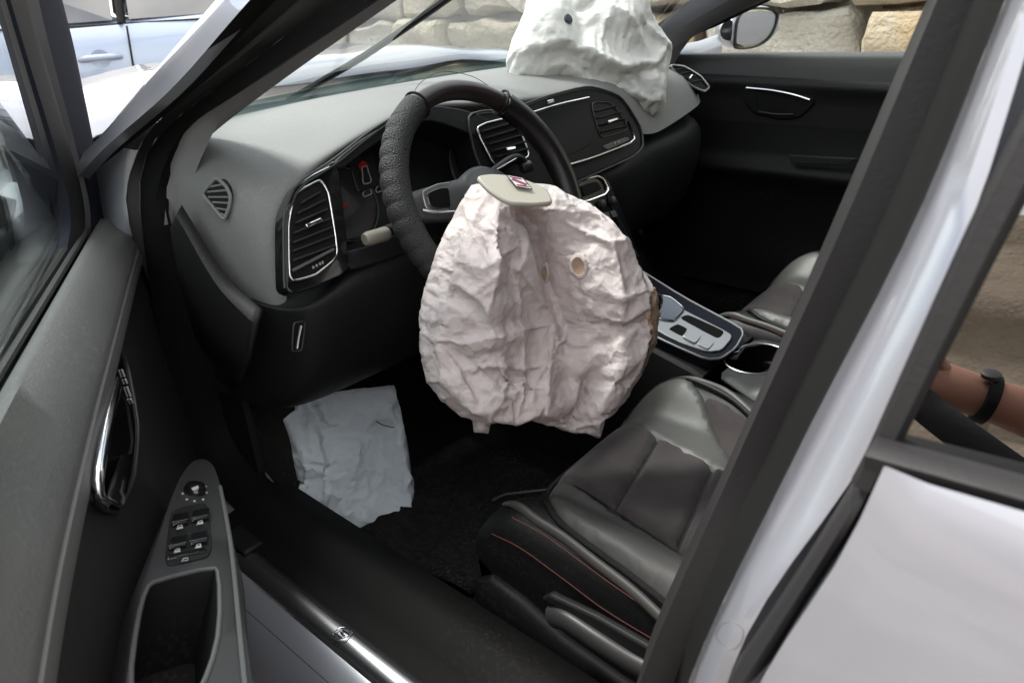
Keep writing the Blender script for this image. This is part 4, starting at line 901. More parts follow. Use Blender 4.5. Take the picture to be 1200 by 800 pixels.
MB().tube(crs([PY(889, 131, -.72), PY(910, 134, -.718), PY(930, 134, -.72)], 10), .0025, 8).build('door_handle', 'matte_trim', pd_)
MB().prism([PY(*p, -.688) for p in ((925, 182), (1004, 186), (990, 194), (927, 192))], V(0, -.01, 0)).build('pull_cup', 'matte_trim', pd_, bevel=.002)
sk = []
for z, y in ((.985, -.82), (.88, -.865), (.72, -.888), (.5, -.885), (.30, -.86), (.22, -.83)): sk.append([V(x, y, z+(.0)) for x in (.60, .3, 0, -.3, -.62)])
MB().loft(sk, 14).build('door_skin', 'silver_paint', pd_, solid=.003)
fA = up_roof([V(.44, -.765, 1.02), V(.52, -.785, .985)])
MB().prism([V(.50, -.783, .985), V(-.60, -.783, 1.0), V(-.70, -.64, 1.37), V(-.20, -.655, 1.37)], V(0, -.004, 0)).build('window_glass', 'clear_glass', pd_)
MB().tube(crs([V(.54, -.785, .965), V(.16, -.725, 1.18), V(-.18, -.66, 1.37), V(-.5, -.645, 1.385)], 20), (.016, .014), 10).build('window_frame', 'black_plastic', pd_)
MB().tube([V(-.60, -.78, .98), V(-.70, -.64, 1.37)], (.03, .02), 10).build('window_frame', 'black_plastic', pd_)
MB().prism([V(.52, -.785, .98), V(.40, -.782, .985), V(.40, -.765, 1.05)], V(0, .01, 0)).build('mirror_triangle', 'black_plastic', pd_, bevel=.002)
mo = PY(884, 33, -1.0)
# mirror head angled a little towards the driver
mA = V(-.30, -1, 0).normalized(); mB = V(-1, .30, .06).normalized()
mirror_head('mirror_housing', lambda a, b, c: mo+mA*(a*.80)+mB*(b*1.5 if b < 0 else b)+V(0, 0, c*.92), pd_)
MB().tube([V(.40, -.79, .985), V(.36, -.85, .992), V(.335, -.91, 1.005)], (.03, .016), 10).build('mirror_arm', 'silver_paint', pd_)
def rear_door(s, label):
    rd = empty('rear_door', car); rd['label'] = label
    c = lambda x, y, z: V(x, s*y, z)
    fr = [V(-.664, s*.868, .966), V(-.662, s*.876, .950), V(-.654, s*.883, .91), V(-.622, s*.891, .79), V(-.592, s*.895, .60), V(-.585, s*.885, .40)]
    e = [[p+V(.001, -s*.012, 0) for p in fr], fr, [p+V(-.02, s*.003, 0) for p in fr]]
    bk = [[V(x, s*(y+.006-.02*((x+1.0)/.5)**2*.3), z) for (y, z) in ((.868, .966-.055*(x+.66)), (.884, .952-.045*(x+.66)), (.897, .925), (.907, .86), (.908, .76), (.900, .60), (.886, .36))] for x in (-.85, -1.1, -1.3, -1.46)]
    MB().loft(e+bk, 20).build('door_skin', 'silver_paint', rd, smooth=40)
    if s > 0:
        gl0 = [PT(1018, 545, .835, .2), PT(960, 640, .85, .2), PT(905, 725, .86, .2), PT(852, 805, .87, .2)]; gl1 = [PT(1041, 545, .858, .2), PT(992, 632, .862, .2), PT(940, 712, .868, .2), PT(886, 800, .872, .2)]
        MB().loft([[p+V(.004, -.02, 0) for p in gl0], [p+V(0, .006, 0) for p in gl0], [a.lerp(b, .5)+V(0, .007, 0) for a, b in zip(gl0, gl1)], [p+V(.002, -.002, 0) for p in gl1], [p+V(0, -.02, 0) for p in gl1]], 20).build('seal_or_gap', 'seal_rubber', rd)  # dark strip laid over the open gap ahead of the door, painting its shade
    # window, its black frame and belt strip
    tf = lambda x, z: V(x, s*(.846-.30*(z-.95)), z)
    fz = (.94, .953, 1.07, 1.16, 1.36); xl_ = (-.646, -.649, -.667, -.684, -.72); xr_ = (-.660, -.662, -.684, -.704, -.746)
    L_ = lambda f, d: [tf(f*a+(1-f)*b, z)+V(0, s*d, 0) for a, b, z in zip(xl_, xr_, fz)]
    MB().loft([[p+V(.002, 0, 0) for p in L_(1, -.03)], L_(1, .000), L_(.75, .007), L_(.2, .007), L_(0, .002), L_(0, -.012)], 24).build('window_frame', 'seal_rubber', rd, smooth=40)
    MB().loft([[V(x, s*y, z-.055*(x+.66)) for x in (-.655, -.9, -1.2, -1.44)] for y, z in ((.835, .958), (.843, .9655), (.850, .970), (.862, .971), (.8685, .9685), (.8675, .960))], 14).build('belt_strip', 'seal_rubber', rd, smooth=60)
    MB().tube([tf(-.74, 1.36), tf(-1.1, 1.36), tf(-1.45, 1.30), tf(-1.60, 1.0)], (.016, .012), 8).build('window_frame', 'matte_trim', rd)
    MB().prism([tf(-.655, .955), tf(-1.56, .98), tf(-1.44, 1.28), tf(-1.1, 1.36), tf(-.735, 1.36)], V(0, -s*.004, 0)).build('window_glass', 'privacy_glass', rd)
    MB().tube([V(-1.30, s*.895, .85), V(-1.36, s*.915, .852), V(-1.42, s*.895, .855)], (.012, .006), 10).build('door_handle', 'silver_paint', rd)
    MB().loft([[V(x, s*y, z) for x in (-.70, -1.0, -1.45)] for y, z in ((.80, .95), (.70, .93), (.70, .5), (.75, .3))], 12).build('door_panel', 'black_plastic', rd)
rear_door(1, 'closed rear door on the near side with dark tinted window'); rear_door(-1, 'closed rear door on the far side')

# ================================================================== AIRBAGS
def tin(pts, h, q):
    r = delaunay_2d_cdt([Vector(p) for p in pts], [], [], 0, 1e-9)
    idx = {i: r[3][i][0] if len(r[3][i]) else 0 for i in range(len(r[0]))}
    X = np.array([(p[0], p[1]) for p in r[0]]); Hh = np.array([h[idx[i]] for i in range(len(X))]); o = np.zeros(len(q))
    for t in r[2]:
        a, b, c = X[list(t)]; d = (b[1]-c[1])*(a[0]-c[0])+(c[0]-b[0])*(a[1]-c[1])
        if abs(d) < 1e-12: continue
        k = np.where((q[:, 0] >= min(a[0], b[0], c[0])) & (q[:, 0] <= max(a[0], b[0], c[0])) & (q[:, 1] >= min(a[1], b[1], c[1])) & (q[:, 1] <= max(a[1], b[1], c[1])))[0]
        l0 = ((b[1]-c[1])*(q[k, 0]-c[0])+(c[0]-b[0])*(q[k, 1]-c[1]))/d; l1 = ((c[1]-a[1])*(q[k, 0]-c[0])+(a[0]-c[0])*(q[k, 1]-c[1]))/d; l2 = 1-l0-l1
        m = (l0 >= -1e-9) & (l1 >= -1e-9) & (l2 >= -1e-9); k2 = k[m]
        o[k2] = l0[m]*Hh[t[0]]+l1[m]*Hh[t[1]]+l2[m]*Hh[t[2]]
    return o
def crumple(q, levels, seed):
    rg = np.random.default_rng(seed); lo_, hi_ = q.min(0)-60, q.max(0)+60; z = np.zeros(len(q))
    for sp, am in levels:
        n = int((hi_[0]-lo_[0])*(hi_[1]-lo_[1])/sp**2)
        p = rg.uniform(lo_, hi_, (n, 2)); z += tin(p, rg.uniform(-am, am, n), q)
    return z
def dseg(q, P):
    """distance to a polyline, and side"""
    P = np.array(P, float); best = np.full(len(q), 1e9); side = np.zeros(len(q)); par = np.zeros(len(q)); L = len(P)-1
    for i in range(L):
        a, b = P[i], P[i+1]; ab = b-a; t = np.clip(((q-a)@ab)/(ab@ab), 0, 1); d = np.linalg.norm(q-(a+t[:, None]*ab), axis=1)
        s = np.sign(ab[0]*(q[:, 1]-a[1])-ab[1]*(q[:, 0]-a[0])); m = d < best; best[m] = d[m]; side[m] = s[m]; par[m] = (i+t[m])/L
    return best, side, par
def airbag(name, m, outline, Pl, nrm, hfun, step, round_, thick, scale, it=1, seed=3, back=None, smooth=60, hold=(), soft=.03, edge=.5, pin=.6, grav=.4, slack=.10, frames=20):
    """inflated cloth : outline and relief drawn in the photo's own units on a plane standing in the car"""
    nrm = Vector(nrm).normalized(); P2d = np.array([(p.x, p.y) for p in chaikin([V(a, b, 0) for a, b in outline], it)])
    rg = np.random.default_rng(seed)
    # resample the outline
    c = np.r_[P2d, P2d[:1]]; s = np.r_[0, np.cumsum(np.linalg.norm(np.diff(c, axis=0), axis=1))]; k = int(s[-1]/step); qs_ = np.linspace(0, s[-1], k+1)[:-1]
    P2d = np.c_[np.interp(qs_, s, c[:, 0]), np.interp(qs_, s, c[:, 1])]; n = len(P2d); A, B = P2d, np.roll(P2d, -1, 0)
    def dist(q):
        o = np.full(len(q), 1e9)
        for a, b in zip(A, B):
            ab = b-a; t = np.clip(((q-a)@ab)/(ab@ab), 0, 1); o = np.minimum(o, np.linalg.norm(q-(a+t[:, None]*ab), axis=1))
        return o
    lo_, hi_ = P2d.min(0), P2d.max(0)
    g = np.array([(a, b) for a in np.arange(lo_[0], hi_[0], step) for b in np.arange(lo_[1], hi_[1], step)]); g = g+rg.uniform(-.28, .28, g.shape)*step
    x, y = g[:, 0:1], g[:, 1:2]; cc_ = ((A[:, 1] > y) != (B[:, 1] > y)) & (x < (B[:, 0]-A[:, 0])*(y-A[:, 1])/(B[:, 1]-A[:, 1]+1e-12)+A[:, 0])
    g = g[cc_.sum(1) % 2 == 1]; g = g[dist(g) > step*.55]
    al = np.r_[P2d, g]
    r = delaunay_2d_cdt([Vector(p) for p in al], [(i, (i+1) % n) for i in range(n)], [], 1, 1e-6)
    q = np.array([(p[0], p[1]) for p in r[0]]); d = dist(q); t = np.clip(d/round_, 0, 1); rim = np.sqrt(np.clip(1-(1-t)**2, 0, 1))
    z = thick*rim+hfun(q, t)*np.clip(d/(round_*.35), 0, 1)
    bz_ = -thick*.8*rim if back is None else back(q, rim)
    top = [PP(a, b, Pl, nrm)+nrm*(h*scale) for (a, b), h in zip(q, z)]; bot = [PP(a, b, Pl, nrm)+nrm*(h*scale) for (a, b), h in zip(q, bz_)]
    N_ = len(q); on = d < 1e-4; rank = np.cumsum(~on)-1
    bi = [i if on[i] else N_+int(rank[i]) for i in range(N_)]
    vs_ = top+[bot[i] for i in range(N_) if not on[i]]; src = list(range(N_))+[i for i in range(N_) if not on[i]]
    me = bpy.data.meshes.new(name); me.from_pydata([tuple(p) for p in vs_], [], [tuple(t_) for t_ in r[2]]+[tuple(bi[i] for i in t_)[::-1] for t_ in r[2]])
    bm = bmesh.new(); bm.from_mesh(me); bmesh.ops.recalc_face_normals(bm, faces=bm.faces); bm.to_mesh(me); bm.free()
    ob = bpy.data.objects.new(name, me); COL.objects.link(ob)
    # let the cloth go slack and fall into creases : the seams round the outline and the roots stay put
    g = ob.vertex_groups.new(name='pin')
    for k, i in enumerate(src):
        w_ = soft+(edge-soft)*float(np.clip(1-d[i]/7, 0, 1))
        for hx_, hy_, hr, hw in hold:
            w_ = max(w_, hw*float(np.clip(1.6-math.hypot(q[i, 0]-hx_, q[i, 1]-hy_)/hr, 0, 1)))
        g.add([k], min(1, w_), 'REPLACE')
    try:
        cm = ob.modifiers.new('cloth', 'CLOTH'); cs = cm.settings; cs.quality = 6; cs.mass = .08; cs.tension_stiffness = 20; cs.compression_stiffness = 20; cs.shear_stiffness = 8; cs.bending_stiffness = .02
        cs.vertex_group_mass = 'pin'; cs.pin_stiffness = pin; cs.shrink_min = cs.shrink_max = -slack; cs.air_damping = 3; cs.effector_weights.gravity = grav
        cm.collision_settings.use_collision = False; cm.collision_settings.use_self_collision = False
        for f in range(1, frames+1): SC.frame_set(f)
        ev = ob.evaluated_get(bpy.context.evaluated_depsgraph_get()); n_me = bpy.data.meshes.new_from_object(ev)
        if len(n_me.vertices) == len(me.vertices): me = n_me
    except Exception as ex: print('cloth skipped', ex)
    ob.modifiers.clear(); ob.vertex_groups.clear(); ob.data = me; me.name = name; SC.frame_set(1)
    me.materials.clear(); me.materials.append(MATS[m]); me.polygons.foreach_set('use_smooth', [True]*len(me.polygons)); me.set_sharp_from_angle(angle=R_(smooth))
    P3_ = [v_.co.copy() for v_ in me.vertices]
    def at(px, py, h=0.):
        i = int(np.argmin(((q-np.array([px, py]))**2).sum(1))); return P3_[i]+me.vertices[i].normal*h
    def patch(pname, pm, px, h, it=1):
        """piece of cloth of another colour sewn on the front : the faces inside an outline, a hair proud"""
        PL = [Vector((p.x, p.y)) for p in chaikin([V(a, b, 0) for a, b in px], it)]; used = {}; fs = []
        for t_ in r[2]:
            c = sum((Vector(q[i]) for i in t_), Vector((0, 0)))/3
            if inpoly(c, PL): fs.append(tuple(used.setdefault(i, len(used)) for i in t_))
        return MB().add([P3_[i]+me.vertices[i].normal*h for i in used], fs).build(pname, pm, ob, smooth=60)
    ob_at = at; ob_at.patch = patch
    return ob, at, nrm
gs = lambda q, c, s, r=0.: np.exp(-(((q[:, 0]-c[0])*math.cos(r)+(q[:, 1]-c[1])*math.sin(r))/s[0])**2-((-(q[:, 0]-c[0])*math.sin(r)+(q[:, 1]-c[1])*math.cos(r))/s[1])**2)
sst = lambda x: np.clip(x, 0, 1)**2*(3-2*np.clip(x, 0, 1))
def ridge(q, P, w, a, step=0., sw=6.):
    sw = sw*1.0+5
    d, s, p = dseg(q, P); e = np.sin(np.pi*np.clip(p, 0.02, .98))**.5
    return (a*np.exp(-d/w)+step*s*np.exp(-d/(w*3))*np.clip(d/sw, 0, 1))*e
# --- driver's bag, hanging from the wheel hub
D_OUT = [(553, 218), (540, 238), (521, 273), (506, 308), (497, 340), (491, 372), (492, 412), (501, 447), (516, 468), (540, 487), (552, 492), (556, 505), (572, 507), (577, 497), (602, 495), (618, 492), (640, 498), (668, 505), (701, 511), (712, 492), (735, 466), (752, 438), (767, 402), (772, 368), (768, 343), (757, 322), (737, 302), (728, 275), (712, 254), (690, 238), (665, 226), (650, 218), (636, 216), (600, 214), (574, 210)]
def hD(q, t):
    z = 58*gs(q, (560, 322), (50, 82), .15)+50*gs(q, (706, 318), (36, 85), -.25)+34*gs(q, (588, 440), (50, 48))+26*gs(q, (702, 445), (32, 50), .4)
    # valley between the two lobes, steep on its left side
    d, s, p = dseg(q, [(596, 236), (622, 268), (634, 300), (650, 345), (660, 382), (664, 430), (668, 500)])
    z -= (64-20*p)*np.exp(-(d/16)**1.4)*sst(p*8)*(1-.35*p)
    # the left fold ends in a lip
    z += ridge(q, [(601, 250), (612, 278), (604, 312), (626, 338), (641, 356), (648, 377)], 8, 16, -8)
    # cross crease under which the lower panel hangs
    z += ridge(q, [(500, 396), (530, 393), (560, 380), (600, 374), (646, 375)], 7, 11, 8, 4)
    z += ridge(q, [(646, 375), (652, 398), (640, 430), (618, 460), (617, 492)], 9, 7, -6)
    z += ridge(q, [(506, 398), (530, 425), (545, 458), (552, 490)], 5, 6, 7, 3)
    # lower right : deep vertical fold and a V opening
    z += ridge(q, [(667, 400), (671, 440), (673, 492)], 4, 5, 10, 2)
    z += ridge(q, [(698, 388), (704, 420), (690, 450), (676, 488)], 5, 6, -10, 2)
    z -= 34*gs(q, (684, 452), (8, 36), .25)
    # rim pocket at the right
    d, s, p = dseg(q, [(752, 338), (742, 362), (744, 392), (736, 420), (722, 452)])
    z += 6*np.exp(-d/4)-11*np.exp(-(d/9)**2)*(s < 0)
    # long drawn creases
    for P, w_, a in (([(515, 300), (545, 312), (580, 296), (604, 282)], 5, 5), ([(520, 350), (560, 318), (600, 310)], 5, 4), ([(535, 262), (570, 270), (604, 268)], 4, 4), ([(525, 330), (548, 350), (560, 380)], 4, 4), ([(505, 350), (540, 372)], 5, 4), ([(690, 262), (720, 290), (735, 330)], 6, 5), ([(672, 330), (700, 345), (735, 335)], 5, 4), ([(655, 262), (690, 285), (712, 285)], 5, 5), ([(680, 360), (704, 372), (738, 352)], 5, 4), ([(530, 430), (570, 412), (640, 420)], 5, 4), ([(570, 380), (585, 440), (560, 490)], 5, 4), ([(600, 378), (612, 430), (600, 480)], 5, 5), ([(552, 400), (600, 440), (646, 452)], 5, 4), ([(600, 215), (620, 245), (660, 250)], 5, 5), ([(577, 235), (562, 300), (550, 372)], 7, 6), ([(600, 300), (602, 366)], 6, 5), ([(690, 256), (702, 330), (706, 402)], 7, 6), ([(722, 296), (737, 376), (728, 440)], 6, 6), ([(645, 390), (640, 450), (630, 490)], 6, 6), ([(700, 400), (725, 380), (745, 400)], 5, 5)):
        z += ridge(q, P, w_*.8, a*1.6)
    z += crumple(q, ((70, 11), (30, 3.0)), 11)
    return z
bagP, bagN = V(-.105, .405, .822), V(-.74, .50, .34)
bag, atb, bn_ = airbag('airbag', 'bag_cloth', D_OUT, bagP, bagN, hD, 2.7, 46, 22, .00118, 0, back=lambda q, rim: -9*rim, hold=((600, 222, 34, 1.0), (560, 235, 14, .6), (668, 312, 12, .35), (660, 400, 8, .3), (700, 330, 10, .1)), soft=.022, edge=.55, pin=.6, grav=.45, slack=.078, smooth=180)
tag(bag, 'large crumpled pinkish white airbag hanging from the steering wheel hub', 'airbag', 'burst airbags')
def ringed_hole(px, py, rx, ry, par):
    P = [atb(px, py, .0)]; c = P[0]; ex = (atb(px+9, py)-atb(px-9, py)).normalized(); ey = (atb(px, py-9)-atb(px, py+9)).normalized(); n = ex.cross(ey).normalized()
    if n.dot(bn_) < 0: n = -n
    c = c+n*.0065; cir = [(math.cos(a), math.sin(a)) for a in np.linspace(0, 2*math.pi, 33)[:-1]]; L = lambda s, h: [c+ex*(x*rx*s)+ey*(y*ry*s)+n*h for x, y in cir]
    MB().grid([L(1.45, -.003), L(1.42, -.0008), L(1.2, .0000), L(1.03, .0000), L(1.0, -.003)], cu=True).build('hole_binding', 'bag_cloth', par, smooth=60)
    MB().grid([L(1.0, -.0012), L(.6, -.0022), L(.01, -.0026)], cu=True).build('vent_hole', 'bag_lining', par)
ringed_hole(668, 311, .0105, .0125, bag)
ringed_hole(645, 316, .0060, .0125, bag)
# scorched, tan lining showing at the right rim
atb.patch('lining', 'bag_lining', [(732, 350), (748, 334), (764, 342), (773, 366), (769, 398), (757, 426), (738, 446), (730, 424), (739, 392), (732, 370)], .0015)
# --- passenger's bag on top of the dashboard
P_OUT = [(598, 62), (603, 40), (614, 16), (622, -10), (640, -45), (680, -70), (740, -60), (752, -10), (760, 15), (775, 40), (786, 56), (783, 74), (781, 100), (776, 128), (764, 139), (748, 136), (730, 128), (712, 122), (690, 118), (676, 112), (655, 98), (630, 98), (606, 92), (601, 80)]
def hP(q, t):
    z = 18*gs(q, (640, 30), (38, 40))+26*gs(q, (715, 30), (45, 45))+10*gs(q, (700, 90), (60, 22), .3)
    fold = [(598, 71), (625, 73), (650, 69), (665, 74), (690, 90), (712, 97), (735, 92), (760, 90)]
    z += ridge(q, fold, 5, -13, -11, 3)
    z += ridge(q, fold, 12, 8, 0)
    for P, w_, a in (([(655, 20), (668, 45), (662, 70)], 7, -9), ([(640, -30), (668, 20), (690, 5), (700, -40)], 8, -14), ([(700, 22), (722, 40), (748, 70)], 6, 8), ([(735, 30), (775, 60), (752, 88)], 5, 9), ([(700, 20), (690, 50), (700, 88)], 6, 5), ([(676, 40), (682, 70)], 5, 3), ([(655, 98), (690, 106), (738, 120)], 4, 6), ([(752, 92), (762, 112), (764, 136)], 4, 9), ([(772, 75), (770, 105), (776, 126)], 3, 7), ([(735, 96), (745, 118)], 5, -10)):
        z += ridge(q, P, w_, a)
    # vertical gathers in the middle panel
    z += 1.6*np.sin(q[:, 0]*.75+np.sin(q[:, 1]*.12))*gs(q, (706, 62), (30, 26))+.8*np.sin(q[:, 0]*1.1)*gs(q, (625, 84), (22, 8))
    z += crumple(q, ((70, 3.0),), 23)
    return z
pbP, pbN = V(.28, -.22, 1.02), V(-.80, .40, .42)
pbag, atp, pn_ = airbag('airbag', 'white_cloth', P_OUT, pbP, pbN, hP, 3.0, 34, 24, .00175, 0, back=lambda q, rim: -58*rim, hold=((606, 85, 10, .7), (700, 112, 14, .7), (760, 134, 8, .6), (690, -60, 30, .8), (649, 38, 12, .3)), soft=.05, edge=.55, pin=.6, grav=.4, slack=.040, smooth=180)
tag(pbag, 'white airbag slumped on top of the dashboard with one dark dot', 'airbag', 'burst airbags')
DOT = [atp(649+.0, 38, .0012)]; dx_ = (atp(659, 38)-atp(639, 38)).normalized(); dy_ = (atp(649, 30)-atp(649, 46)).normalized(); dz_ = dx_.cross(dy_).normalized()
if dz_.dot(pn_) < 0: dz_ = -dz_
MB().lathe([(.0098, -.004), (.0100, .0022), (.0088, .0030), (.0006, .0030)], DOT[0], dz_, 24).build('dot', 'dot_blue', pbag)
# --- knee bag hanging under the dashboard
K_OUT = [(345, 449), (358, 441), (371, 446), (374, 462), (400, 458), (462, 451), (468, 474), (476, 512), (484, 560), (483, 590), (478, 607), (462, 617), (440, 624), (408, 635), (378, 641), (362, 632), (349, 626), (346, 600), (347, 566), (341, 520), (333, 492), (346, 480)]
def hK(q, t):
    z = 8*gs(q, (410, 540), (50, 60))
    for P, w_, a in (([(365, 470), (372, 540), (380, 600)], 8, 5), ([(450, 460), (460, 500), (475, 545)], 6, 5), ([(437, 493), (470, 502)], 3, -4), ([(380, 560), (430, 545), (478, 560)], 6, 4), ([(370, 610), (420, 590), (470, 596)], 7, 5), ([(345, 490), (400, 500), (440, 480)], 6, 3), ([(400, 470), (420, 520), (410, 560)], 6, 3)): z += ridge(q, P, w_, a)
    return z+crumple(q, ((50, 12), (24, 6.0), (11, 2.0)), 31)
kbag, atk, _ = airbag('airbag', 'knee_shade_cloth', K_OUT, V(.30, .5, .44), V(-.88, .30, .36), hK, 3.0, 24, 12, .0015, 0, hold=((360, 445, 12, 1.0), (400, 460, 20, 1.0), (440, 455, 20, 1.0), (462, 452, 10, 1.0)), soft=.06, edge=.35, pin=.6, grav=.2, slack=.07)
tag(kbag, 'flat white knee airbag, tinted blue grey for shade, hanging down into the dark footwell', 'airbag', 'burst airbags')
MB().tube([atk(*p, .001) for p in ((438, 494), (448, 497), (458, 499))], .0010, 6).build('seam_tab', 'dark_cloth', kbag)

# ================================================================== LOOSE FLOOR MAT
fm = []
for x in np.linspace(.30, -.06, 16):
    r = []
    for y in np.linspace(.60, .24, 16):
        r.append(V(x, y, .292+.05*max(0, (.12-x))/.2*(1 if x < .12 else 0)*.5+.006*math.sin(x*30+y*14)))
    fm.append(r)
fmo = MB().grid(fm).build('floor_mat', 'mat_carpet', solid=.006); tag(fmo, 'dark woven floor mat in front of the driver seat', 'floor mat')

# ================================================================== BACKGROUND
# stone wall on the far side, laid from separate rough blocks
wall = empty('stone_wall'); tag(wall, 'rough wall of big beige stone blocks beyond the passenger window', 'wall')
WY = -4.2
def block(w_, h, d, seed):
    bm = bmesh.new(); bmesh.ops.create_cube(bm, size=1)
    for v_ in bm.verts: v_.co = Vector((v_.co.x*w_, v_.co.y*d, v_.co.z*h))
    bmesh.ops.bevel(bm, geom=bm.edges[:], offset=min(w_, h)*.10, segments=1, affect='EDGES')
    bmesh.ops.subdivide_edges(bm, edges=[e for e in bm.edges if e.calc_length() > .18], cuts=4, use_grid_fill=True)
    rg = random.Random(seed)
    from mathutils import noise
    for v_ in bm.verts:
        n_ = noise.noise_vector(v_.co*3.1+Vector((seed*7.3, 0, 0)))*.05+noise.noise_vector(v_.co*9+Vector((0, seed*3.1, 0)))*.018; v_.co += n_*1.6+noise.noise_vector(v_.co*21)*.010
    me = bpy.data.meshes.new('stone'); bm.to_mesh(me); bm.free(); me.polygons.foreach_set('use_smooth', [True]*len(me.polygons)); me.set_sharp_from_angle(angle=R_(35))
    return me
MB().box((1.5, WY-.30, 1.1), (9.0, .12, 1.15)).build('mortar', 'mortar', wall)
meshes = {}
for mi, mname in enumerate(('stone', 'stone_warm', 'stone_pale')):
    for k, w_ in enumerate((.55, .8, 1.15, 1.5)):
        for h in (.42, .55):
            me = block(w_-.05, h-.05, .42, mi*13+k*3+int(h*10)); me.materials.append(MATS[mname]); meshes[(mi, w_, h)] = me
rg = random.Random(5); z = 0.; row = 0
while z < 2.2:
    h = (.55, .42, .55, .42, .55)[row % 5]; x = -7.2+rg.uniform(-.4, 0)
    while x < 10:
        w_ = rg.choice((.55, .8, 1.15, 1.5)); o = bpy.data.objects.new('stone', meshes[(rg.choice((0, 0, 1, 2, 2)), w_, h)]); COL.objects.link(o); o.parent = wall
        o.location = (x+w_/2, WY-.10+rg.uniform(-.05, .05), z+h/2); o.rotation_euler = (rg.choice((0, math.pi)), rg.uniform(-.02, .02), rg.choice((0, math.pi))+rg.uniform(-.02, .02)); x += w_
    z += h; row += 1

# parked car beyond the bonnet
def parked(loc, rot, label):
    pc = empty('parked_car'); tag(pc, label, 'car')
    L = [(2.05, .42, .66, .60), (1.95, .30, .80, .74), (1.45, .26, .86, .90), (.95, .24, .89, .98), (.0, .22, .89, 1.0), (-.9, .22, .89, 1.02), (-1.6, .26, .87, 1.04), (-2.0, .32, .80, 1.0), (-2.08, .45, .72, .9)]
    rows = []
    for x, z0, hw, z1 in L:
        r = [V(x, hw*.9, z0), V(x, hw, z0+.14), V(x, hw+.015, (z0+z1)*.52), V(x, hw-.0, z1-.14), V(x, hw-.06, z1-.01), V(x, hw*.5, z1+.02), V(x, 0, z1+.03)]
        rows.append(r+[V(p.x, -p.y, p.z) for p in r[-2::-1]])
    MB().grid([crs(r, 30) for r in rows]).build('body', 'blue_silver_paint', pc, smooth=60)
    G = [(1.02, .70, 1.0), (.45, .66, 1.36), (.1, .62, 1.46), (-.9, .61, 1.48), (-1.5, .60, 1.42), (-1.98, .66, 1.05)]
    ca = MB()
    rows = []
    for x, hw, z1 in G[1:5]: rows.append([V(x, hw, z1-.05), V(x, hw*.8, z1), V(x, 0, z1+.03), V(x, -hw*.8, z1), V(x, -hw, z1-.05)])
    MB().loft(rows, 20).build('roof', 'blue_silver_paint', pc, solid=.02)
    for s in (1, -1):
        for a, b in (((1.02, .79, 1.0), (.40, .64, 1.36)), ((-.05, .83, 1.02), (-.10, .63, 1.42)), ((-1.0, .83, 1.02), (-1.05, .62, 1.43)), ((-1.85, .76, 1.03), (-1.5, .60, 1.38))):
            MB().tube([V(a[0], s*a[1], a[2]-.03), V(b[0], s*b[1], b[2])], (.045, .02), 8).build('pillar', 'black_plastic', pc)
        for A in ([(.93, .80, 1.0), (.0, .83, 1.01), (-.06, .645, 1.38), (.35, .655, 1.33)], [(-.10, .83, 1.01), (-.96, .83, 1.02), (-1.0, .64, 1.38), (-.14, .645, 1.39)], [(-1.04, .83, 1.02), (-1.78, .77, 1.03), (-1.5, .62, 1.34), (-1.08, .64, 1.38)]):
            MB().prism([V(a, s*b, c) for a, b, c in A], V(0, -s*.008, 0)).build('window', 'privacy_glass', pc)
        for x in (.98, -.03, -1.02): MB().tube(crs([V(x, s*.89, .99), V(x+.02, s*.908, .75), V(x+.03, s*.906, .45), V(x, s*.87, .28)], 14), .005, 6).build('door_gap', 'rubber', pc)
        for x in (.13, -.86):
            h = MB().tube(crs([V(x+.10, s*.895, .845), V(x+.05, s*.925, .85), V(x-.05, s*.925, .852), V(x-.10, s*.895, .848)], 12), (.014, .010), 10).build('door_handle', 'blue_silver_paint', pc)
            MB().lathe([(.045, 0), (.043, .004), (.02, .002)], V(x, s*.896, .845), (0, s, 0), 20).build('handle_recess', 'blue_silver_paint', pc)
        MB().tube([V(x, s*.845, 1.0) for x in (.95, 0, -1, -1.8)], (.006, .010), 8).build('belt_trim', 'rubber', pc)
        MB().box((2.0-.12, s*.62, .68), (.10, .14, .07)).build('headlight', 'clear_glass', pc, bevel=.03)
        MB().box((-2.0, s*.68, .86), (.08, .09, .13)).build('tail_light', 'red_paint', pc, bevel=.03)
        mh = MB().box((.72, s*.99, 1.05), (.05, .10, .065)).build('mirror_housing', 'blue_silver_paint', pc, bevel=.03, seg=3)
        for x in (1.28, -1.32): wheel(pc, x, s*.88)
    MB().prism([V(1.00, -.68, 1.0), V(1.00, .68, 1.0), V(.42, .60, 1.37), V(.42, -.60, 1.37)], V(-.01, 0, .01)).build('windscreen', 'privacy_glass', pc)
    MB().prism([V(-1.98, -.64, 1.05), V(-1.98, .64, 1.05), V(-1.55, .56, 1.38), V(-1.55, -.56, 1.38)], V(.01, 0, .01)).build('rear_window', 'privacy_glass', pc)
    MB().box((-.4, 0, .62), (1.5, .7, .3)).build('cabin', 'black_plastic', pc)
    pc.location = loc; pc.rotation_euler = (0, 0, rot); pc.scale = (1.12, 1.12, 1.12)
    return pc
parked((5.37, -.14, 0), R_(68), 'blue silver car parked across the nose of the silver hatchback')

